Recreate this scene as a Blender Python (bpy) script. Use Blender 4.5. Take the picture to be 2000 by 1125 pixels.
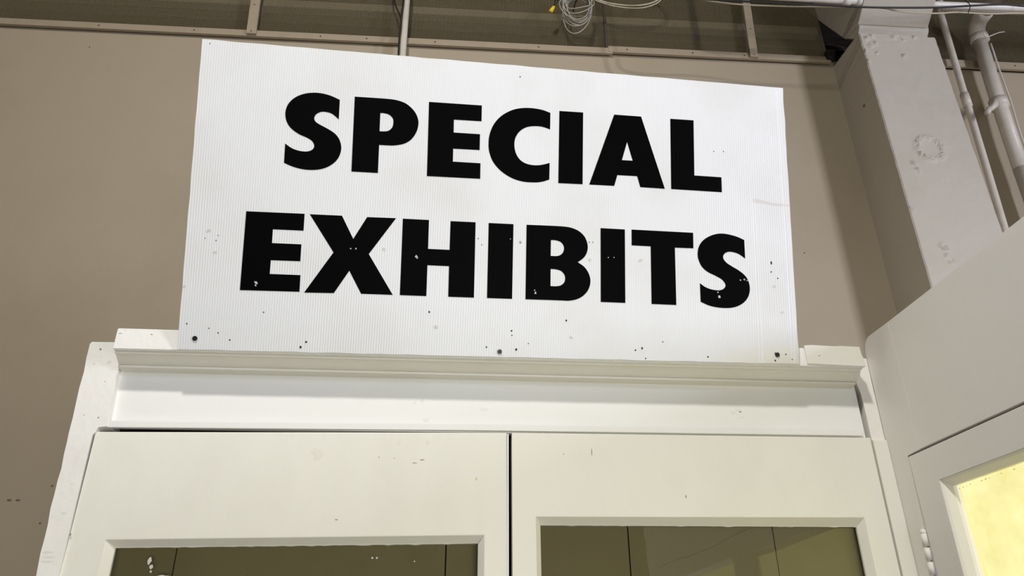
import bpy, bmesh, math, random
from mathutils import Vector, Matrix, noise

# ------------------------------------------------------------------ scene, camera, light
for o in list(bpy.data.objects):
    bpy.data.objects.remove(o)
sc = bpy.context.scene
COL = sc.collection
random.seed(7)

cam_d = bpy.data.cameras.new('camera')
cam_d.sensor_width = 36.0
cam_d.lens = 1457.44 / 2000 * 36.0
cam_d.clip_start = 0.02
cam = bpy.data.objects.new('camera', cam_d)
COL.objects.link(cam)
CAM_Z = 1.62
_r = Vector((0.997566, -0.069652, -0.003181))
_u = Vector((-0.028462, -0.448445, 0.893357))
_f = Vector((0.063651, 0.891092, 0.449336))
_m = Matrix((_r, _u, -_f)).transposed().to_4x4()
_m.translation = (0, 0, CAM_Z)
cam.matrix_world = _m
sc.camera = cam

sc.view_settings.view_transform = 'Standard'
sc.view_settings.look = 'None'
sc.view_settings.gamma = 1.0
sc.view_settings.use_curve_mapping = False
sc.view_settings.exposure = 0.0

wd = bpy.data.worlds.new('world')
sc.world = wd
wd.use_nodes = True
wd.node_tree.nodes['Background'].inputs[0].default_value = (0.8, 0.85, 1.0, 1)
wd.node_tree.nodes['Background'].inputs[1].default_value = 0.15

def area(name, loc, target, sx, sy, power, color):
    d = bpy.data.lights.new(name, 'AREA')
    d.shape = 'RECTANGLE'; d.size = sx; d.size_y = sy
    d.energy = power; d.color = color
    o = bpy.data.objects.new(name, d); COL.objects.link(o)
    o.location = loc
    o.rotation_euler = (Vector(target) - Vector(loc)).to_track_quat('-Z', 'Y').to_euler()
    return o
#LIGHTS
area('ceiling_lamp_light', (-0.60, -1.15, 4.82), (0.0, 1.4, 2.10), 0.22, 0.22, 108, (1.0, 0.97, 0.92))
area('hall_window_light', (4.3, -1.4, 2.9), (0.6, 2.4, 2.8), 0.6, 1.5, 152, (0.83, 0.855, 1.0))
area('entrance_daylight', (0.6, -2.6, 1.0), (0.0, 1.4, 2.2), 2.0, 1.5, 60, (0.97, 0.985, 1.0))
#ENDLIGHTS

# ------------------------------------------------------------------ materials
def srgb(r, g, b):
    f = lambda c: (c/255/12.92) if c/255 <= 0.04045 else ((c/255+0.055)/1.055)**2.4
    return (f(r), f(g), f(b), 1)

def newmat(name):
    m = bpy.data.materials.new(name); m.use_nodes = True
    nt = m.node_tree
    return m, nt, nt.nodes['Principled BSDF']

def paint(name, col, dirt=None, rough=0.5, scale=6.0, amount=0.35, bump=0.15, bscale=60.0, streak=(1, 1, 1), spec=0.4):
    """Painted surface: base colour, blotchy dirt, brush relief."""
    m, nt, b = newmat(name)
    N, L = nt.nodes, nt.links
    tc = N.new('ShaderNodeTexCoord')
    mp = N.new('ShaderNodeMapping'); mp.inputs['Scale'].default_value = streak
    L.new(tc.outputs['Object'], mp.inputs['Vector'])
    n1 = N.new('ShaderNodeTexNoise'); n1.inputs['Scale'].default_value = scale
    n1.inputs['Detail'].default_value = 8; n1.inputs['Roughness'].default_value = 0.62
    L.new(mp.outputs['Vector'], n1.inputs['Vector'])
    rp = N.new('ShaderNodeValToRGB')
    rp.color_ramp.elements[0].position = 0.48; rp.color_ramp.elements[0].color = (0, 0, 0, 1)
    rp.color_ramp.elements[1].position = 0.80; rp.color_ramp.elements[1].color = (1, 1, 1, 1)
    L.new(n1.outputs['Fac'], rp.inputs['Fac'])
    ml = N.new('ShaderNodeMath'); ml.operation = 'MULTIPLY'; ml.inputs[1].default_value = amount
    L.new(rp.outputs['Color'], ml.inputs[0])
    mx = N.new('ShaderNodeMix'); mx.data_type = 'RGBA'
    mx.inputs['A'].default_value = col
    mx.inputs['B'].default_value = dirt or tuple(c*0.6 for c in col[:3]) + (1,)
    L.new(ml.outputs[0], mx.inputs['Factor'])
    L.new(mx.outputs['Result'], b.inputs['Base Color'])
    b.inputs['Roughness'].default_value = rough
    b.inputs['Specular IOR Level'].default_value = spec
    n2 = N.new('ShaderNodeTexNoise'); n2.inputs['Scale'].default_value = bscale
    n2.inputs['Detail'].default_value = 5
    L.new(mp.outputs['Vector'], n2.inputs['Vector'])
    bp = N.new('ShaderNodeBump'); bp.inputs['Strength'].default_value = bump
    bp.inputs['Distance'].default_value = 0.004
    L.new(n2.outputs['Fac'], bp.inputs['Height'])
    L.new(bp.outputs['Normal'], b.inputs['Normal'])
    return m

def flat(name, col, rough=0.6, metal=0.0, spec=0.4):
    m, nt, b = newmat(name)
    b.inputs['Base Color'].default_value = col
    b.inputs['Roughness'].default_value = rough
    b.inputs['Metallic'].default_value = metal
    b.inputs['Specular IOR Level'].default_value = spec
    return m

M = {}
M['wall'] = paint('tan_wall_paint', (0.355, 0.297, 0.212, 1), (0.28, 0.225, 0.15, 1), 0.6, 1.6, 0.5, 0.12, 30)
M['column'] = paint('grey_column_paint', (0.475, 0.435, 0.37, 1), (0.38, 0.335, 0.27, 1), 0.55, 4, 0.4, 0.3, 45)
M['door'] = paint('cream_door_paint', (0.80, 0.785, 0.705, 1), (0.62, 0.60, 0.52, 1), 0.42, 5, 0.35, 0.10, 40, (1, 1, 0.5))
M['casing'] = paint('white_casing_paint', (0.84, 0.83, 0.79, 1), (0.58, 0.56, 0.50, 1), 0.45, 9, 0.3, 0.25, 60)
M['crown'] = paint('cream_moulding_paint', (0.79, 0.77, 0.69, 1), (0.62, 0.56, 0.40, 1), 0.45, 7, 0.3, 0.10, 50, (0.5, 1, 1))
M['frieze'] = paint('white_frieze_paint', (0.82, 0.82, 0.79, 1), (0.60, 0.58, 0.52, 1), 0.45, 6, 0.22, 0.08, 45, (0.6, 1, 1))
M['partition'] = paint('grey_white_partition_paint', (0.82, 0.795, 0.745, 1), (0.68, 0.66, 0.59, 1), 0.45, 4, 0.35, 0.10, 40)
M['batten'] = paint('tan_batten_paint', (0.33, 0.27, 0.19, 1), (0.22, 0.175, 0.12, 1), 0.6, 14, 0.5, 0.2, 70)
M['wire'] = flat('dusty_tan_wire', (0.16, 0.13, 0.072, 1), 0.85)
M['beam'] = paint('dusty_beam', (0.46, 0.39, 0.28, 1), (0.28, 0.22, 0.15, 1), 0.8, 9, 0.6, 0.3, 40)
M['soffit'] = paint('dark_rough_soffit', (0.07, 0.055, 0.04, 1), (0.015, 0.022, 0.015, 1), 0.95, 22, 1.0, 1.0, 90)
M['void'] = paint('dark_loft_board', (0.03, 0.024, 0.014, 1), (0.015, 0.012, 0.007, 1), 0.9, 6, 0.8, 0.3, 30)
M['pipe'] = paint('cream_pipe_paint', (0.58, 0.53, 0.46, 1), (0.36, 0.31, 0.24, 1), 0.4, 18, 0.4, 0.15, 60)
M['conduit'] = paint('white_conduit_paint', (0.72, 0.69, 0.65, 1), (0.42, 0.38, 0.33, 1), 0.4, 18, 0.5, 0.15, 60)
M['black'] = flat('black_rubber', (0.012, 0.012, 0.013, 1), 0.45)
M['beige_cable'] = flat('beige_cable_jacket', (0.50, 0.44, 0.32, 1), 0.5)
M['grey_wire'] = flat('grey_wire_jacket', (0.36, 0.34, 0.29, 1), 0.4)
M['yellow'] = flat('yellow_plastic', (0.75, 0.50, 0.02, 1), 0.35)
M['floor'] = paint('brown_floor', (0.22, 0.19, 0.15, 1), (0.16, 0.13, 0.1, 1), 0.5, 3, 0.5, 0.1, 30)
M['ceil'] = paint('tan_ceiling_paint', (0.16, 0.135, 0.10, 1), (0.12, 0.10, 0.08, 1), 0.7, 3, 0.5, 0.1, 30)
M['room'] = paint('olive_room_paint', (0.18, 0.16, 0.10, 1), (0.13, 0.115, 0.07, 1), 0.6, 2, 0.5, 0.1, 30)
M['hole'] = flat('dark_hole', (0.03, 0.025, 0.02, 1), 0.9)
M['screw'] = flat('black_screw', (0.01, 0.01, 0.011, 1), 0.35)
M['scar'] = flat('torn_white_scar', (0.55, 0.54, 0.5, 1), 0.7)
M['dent'] = flat('grubby_dent', (0.60, 0.585, 0.55, 1), 0.6)
M['smear'] = flat('grey_smear', (0.66, 0.64, 0.62, 1), 0.6)
M['crease'] = flat('white_crease', (0.86, 0.87, 0.90, 1), 0.35)
M['vinyl'] = flat('black_vinyl', (0.0012, 0.0012, 0.0014, 1), 0.5, 0, 0.03)
M['backing'] = paint('olive_backing_board', (0.29, 0.245, 0.12, 1), (0.21, 0.165, 0.08, 1), 0.6, 3, 0.7, 0.05, 30)
M['mark'] = flat('brown_mark', (0.14, 0.105, 0.07, 1), 0.8)

def make_sign_mat():
    m, nt, b = newmat('white_corrugated_plastic')
    N, L = nt.nodes, nt.links
    uv = N.new('ShaderNodeUVMap'); uv.uv_map = 'uv'
    sx = N.new('ShaderNodeSeparateXYZ'); L.new(uv.outputs['UV'], sx.inputs[0])
    mu = N.new('ShaderNodeMath'); mu.operation = 'MULTIPLY'; mu.inputs[1].default_value = 2*math.pi/0.0048
    L.new(sx.outputs['X'], mu.inputs[0])
    sn = N.new('ShaderNodeMath'); sn.operation = 'SINE'; L.new(mu.outputs[0], sn.inputs[0])
    n0 = N.new('ShaderNodeTexNoise'); n0.inputs['Scale'].default_value = 5; n0.inputs['Detail'].default_value = 3
    L.new(uv.outputs['UV'], n0.inputs['Vector'])
    mm = N.new('ShaderNodeMath'); mm.operation = 'MULTIPLY'
    L.new(sn.outputs[0], mm.inputs[0]); L.new(n0.outputs['Fac'], mm.inputs[1])
    bp = N.new('ShaderNodeBump'); bp.inputs['Strength'].default_value = 0.35; bp.inputs['Distance'].default_value = 0.0006
    L.new(mm.outputs[0], bp.inputs['Height']); L.new(bp.outputs['Normal'], b.inputs['Normal'])
    n1 = N.new('ShaderNodeTexNoise'); n1.inputs['Scale'].default_value = 4.5; n1.inputs['Detail'].default_value = 7
    L.new(uv.outputs['UV'], n1.inputs['Vector'])
    rp = N.new('ShaderNodeValToRGB')
    rp.color_ramp.elements[0].position = 0.45; rp.color_ramp.elements[0].color = (0.765, 0.775, 0.785, 1)
    rp.color_ramp.elements[1].position = 0.85; rp.color_ramp.elements[1].color = (0.68, 0.675, 0.655, 1)
    L.new(n1.outputs['Fac'], rp.inputs['Fac'])
    L.new(rp.outputs['Color'], b.inputs['Base Color'])
    # yellowed corner at the lower right
    sub = N.new('ShaderNodeVectorMath'); sub.operation = 'SUBTRACT'; sub.inputs[1].default_value = (1.19, -0.02, 0)
    L.new(uv.outputs['UV'], sub.inputs[0])
    scl = N.new('ShaderNodeVectorMath'); scl.operation = 'MULTIPLY'; scl.inputs[1].default_value = (0.55, 1.6, 0)
    L.new(sub.outputs[0], scl.inputs[0])
    ln = N.new('ShaderNodeVectorMath'); ln.operation = 'LENGTH'; L.new(scl.outputs[0], ln.inputs[0])
    mr = N.new('ShaderNodeMapRange'); mr.inputs['From Min'].default_value = 0.03; mr.inputs['From Max'].default_value = 0.11
    mr.inputs['To Min'].default_value = 0.8; mr.inputs['To Max'].default_value = 0.0
    L.new(ln.outputs['Value'], mr.inputs['Value'])
    mx = N.new('ShaderNodeMix'); mx.data_type = 'RGBA'; mx.inputs['B'].default_value = (0.74, 0.71, 0.58, 1)
    L.new(mr.outputs[0], mx.inputs['Factor']); L.new(rp.outputs['Color'], mx.inputs['A'])
    L.new(mx.outputs['Result'], b.inputs['Base Color'])
    b.inputs['Roughness'].default_value = 0.38
    b.inputs['Specular IOR Level'].default_value = 0.35
    return m
M['sign'] = make_sign_mat()

def make_glass():
    m, nt, b = newmat('old_window_glass')
    N, L = nt.nodes, nt.links
    N.remove(b)
    out = N['Material Output']
    tr = N.new('ShaderNodeBsdfTransparent'); tr.inputs['Color'].default_value = (0.96, 0.96, 0.93, 1)
    gl = N.new('ShaderNodeBsdfGlossy'); gl.inputs['Roughness'].default_value = 0.02
    fr = N.new('ShaderNodeFresnel'); fr.inputs['IOR'].default_value = 1.52
    n1 = N.new('ShaderNodeTexNoise'); n1.inputs['Scale'].default_value = 7
    tc = N.new('ShaderNodeTexCoord'); L.new(tc.outputs['Object'], n1.inputs['Vector'])
    bp = N.new('ShaderNodeBump'); bp.inputs['Strength'].default_value = 0.05; bp.inputs['Distance'].default_value = 0.01
    L.new(n1.outputs['Fac'], bp.inputs['Height']); L.new(bp.outputs['Normal'], gl.inputs['Normal'])
    mx = N.new('ShaderNodeMixShader')
    L.new(fr.outputs[0], mx.inputs[0]); L.new(tr.outputs[0], mx.inputs[1]); L.new(gl.outputs[0], mx.inputs[2])
    L.new(mx.outputs[0], out.inputs['Surface'])
    return m
M['glass'] = make_glass()

def make_lit_pane():
    m, nt, b = newmat('lit_yellow_pane')
    N, L = nt.nodes, nt.links
    tc = N.new('ShaderNodeTexCoord')
    n1 = N.new('ShaderNodeTexNoise'); n1.inputs['Scale'].default_value = 9; n1.inputs['Detail'].default_value = 9
    n1.inputs['Roughness'].default_value = 0.7
    L.new(tc.outputs['Object'], n1.inputs['Vector'])
    rp = N.new('ShaderNodeValToRGB')
    rp.color_ramp.elements[0].position = 0.42; rp.color_ramp.elements[0].color = srgb(252, 246, 178)
    rp.color_ramp.elements[1].position = 0.72; rp.color_ramp.elements[1].color = srgb(232, 222, 140)
    L.new(n1.outputs['Fac'], rp.inputs['Fac'])
    b.inputs['Base Color'].default_value = (0.25, 0.23, 0.12, 1)
    L.new(rp.outputs['Color'], b.inputs['Emission Color'])
    b.inputs['Emission Strength'].default_value = 0.95
    b.inputs['Roughness'].default_value = 0.25
    return m
M['lit'] = make_lit_pane()
def glow(name, col, st):
    m, nt, b = newmat(name)
    b.inputs['Base Color'].default_value = (0.25, 0.23, 0.12, 1)
    b.inputs['Emission Color'].default_value = col
    b.inputs['Emission Strength'].default_value = st
    return m
M['fold'] = glow('lit_deep_yellow_paper', srgb(250, 236, 160), 0.93)
M['edge'] = glow('lit_pale_paper', srgb(244, 240, 214), 0.85)

# ------------------------------------------------------------------ mesh helpers
def link(name, bm, mat, parent=None, smooth=False):
    bmesh.ops.recalc_face_normals(bm, faces=bm.faces)
    me = bpy.data.meshes.new(name); bm.to_mesh(me); bm.free()
    me.materials.append(mat)
    if smooth:
        for p in me.polygons: p.use_smooth = True
    o = bpy.data.objects.new(name, me); COL.objects.link(o)
    if parent is not None: o.parent = parent
    return o

def empty(name):
    o = bpy.data.objects.new(name, None); COL.objects.link(o); o.empty_display_size = 0.05
    return o

def tag(o, label, cat, group=None, kind=None):
    o['label'] = label; o['category'] = cat
    if group: o['group'] = group
    if kind: o['kind'] = kind
    return o

def add_box(bm, x0, x1, y0, y1, z0, z1):
    v = [bm.verts.new((x, y, z)) for x in (x0, x1) for y in (y0, y1) for z in (z0, z1)]
    for f in ((0, 1, 3, 2), (4, 6, 7, 5), (0, 4, 5, 1), (2, 3, 7, 6), (0, 2, 6, 4), (1, 5, 7, 3)):
        bm.faces.new([v[i] for i in f])
    return v

def box(name, x0, x1, y0, y1, z0, z1, mat, parent=None, bev=0.0):
    bm = bmesh.new(); add_box(bm, x0, x1, y0, y1, z0, z1)
    if bev: bmesh.ops.bevel(bm, geom=list(bm.edges), offset=bev, segments=2, affect='EDGES', profile=0.6)
    return link(name, bm, mat, parent)

def prism(name, poly, axis, d0, d1, mat, parent=None, bev=0.0):
    """poly: 2D outline; axis 'y' -> (x,z) pairs, 'x' -> (y,z) pairs."""
    f = (lambda a, b, d: (a, d, b)) if axis == 'y' else (lambda a, b, d: (d, a, b))
    bm = bmesh.new()
    A = [bm.verts.new(f(a, b, d0)) for a, b in poly]
    B = [bm.verts.new(f(a, b, d1)) for a, b in poly]
    bm.faces.new(A); bm.faces.new(B[::-1])
    n = len(poly)
    for i in range(n): bm.faces.new((A[i], B[i], B[(i+1) % n], A[(i+1) % n]))
    if bev: bmesh.ops.bevel(bm, geom=list(bm.edges), offset=bev, segments=2, affect='EDGES', profile=0.6)
    return link(name, bm, mat, parent)

def spline(pts, sub=5):
    P = [Vector(p) for p in pts]
    E = [2*P[0]-P[1]] + P + [2*P[-1]-P[-2]]
    out = []
    for i in range(1, len(E)-2):
        a, b, c, d = E[i-1:i+3]
        for s in range(sub):
            t = s/sub
            out.append(0.5*(2*b+(c-a)*t+(2*a-5*b+4*c-d)*t*t+(3*b-a-3*c+d)*t**3))
    out.append(P[-1])
    return out

def add_tube(bm, pts, r, seg=10, cap=True):
    pts = [Vector(p) for p in pts]
    rs = r if isinstance(r, (list, tuple)) else [r]*len(pts)
    rings = []; nrm = None
    for i, p in enumerate(pts):
        t = (pts[min(i+1, len(pts)-1)] - pts[max(i-1, 0)]).normalized()
        if nrm is None:
            nrm = t.orthogonal().normalized()
        else:
            nrm = (nrm - t*nrm.dot(t)).normalized()
        bi = t.cross(nrm)
        rings.append([bm.verts.new(p + (nrm*math.cos(a)+bi*math.sin(a))*rs[i]) for a in [2*math.pi*k/seg for k in range(seg)]])
    for a, b in zip(rings, rings[1:]):
        for k in range(seg): bm.faces.new((a[k], a[(k+1) % seg], b[(k+1) % seg], b[k]))
    if cap:
        bm.faces.new(rings[0][::-1]); bm.faces.new(rings[-1])

def tube(name, pts, r, mat, parent=None, seg=10):
    bm = bmesh.new(); add_tube(bm, pts, r, seg)
    return link(name, bm, mat, parent, True)

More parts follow.
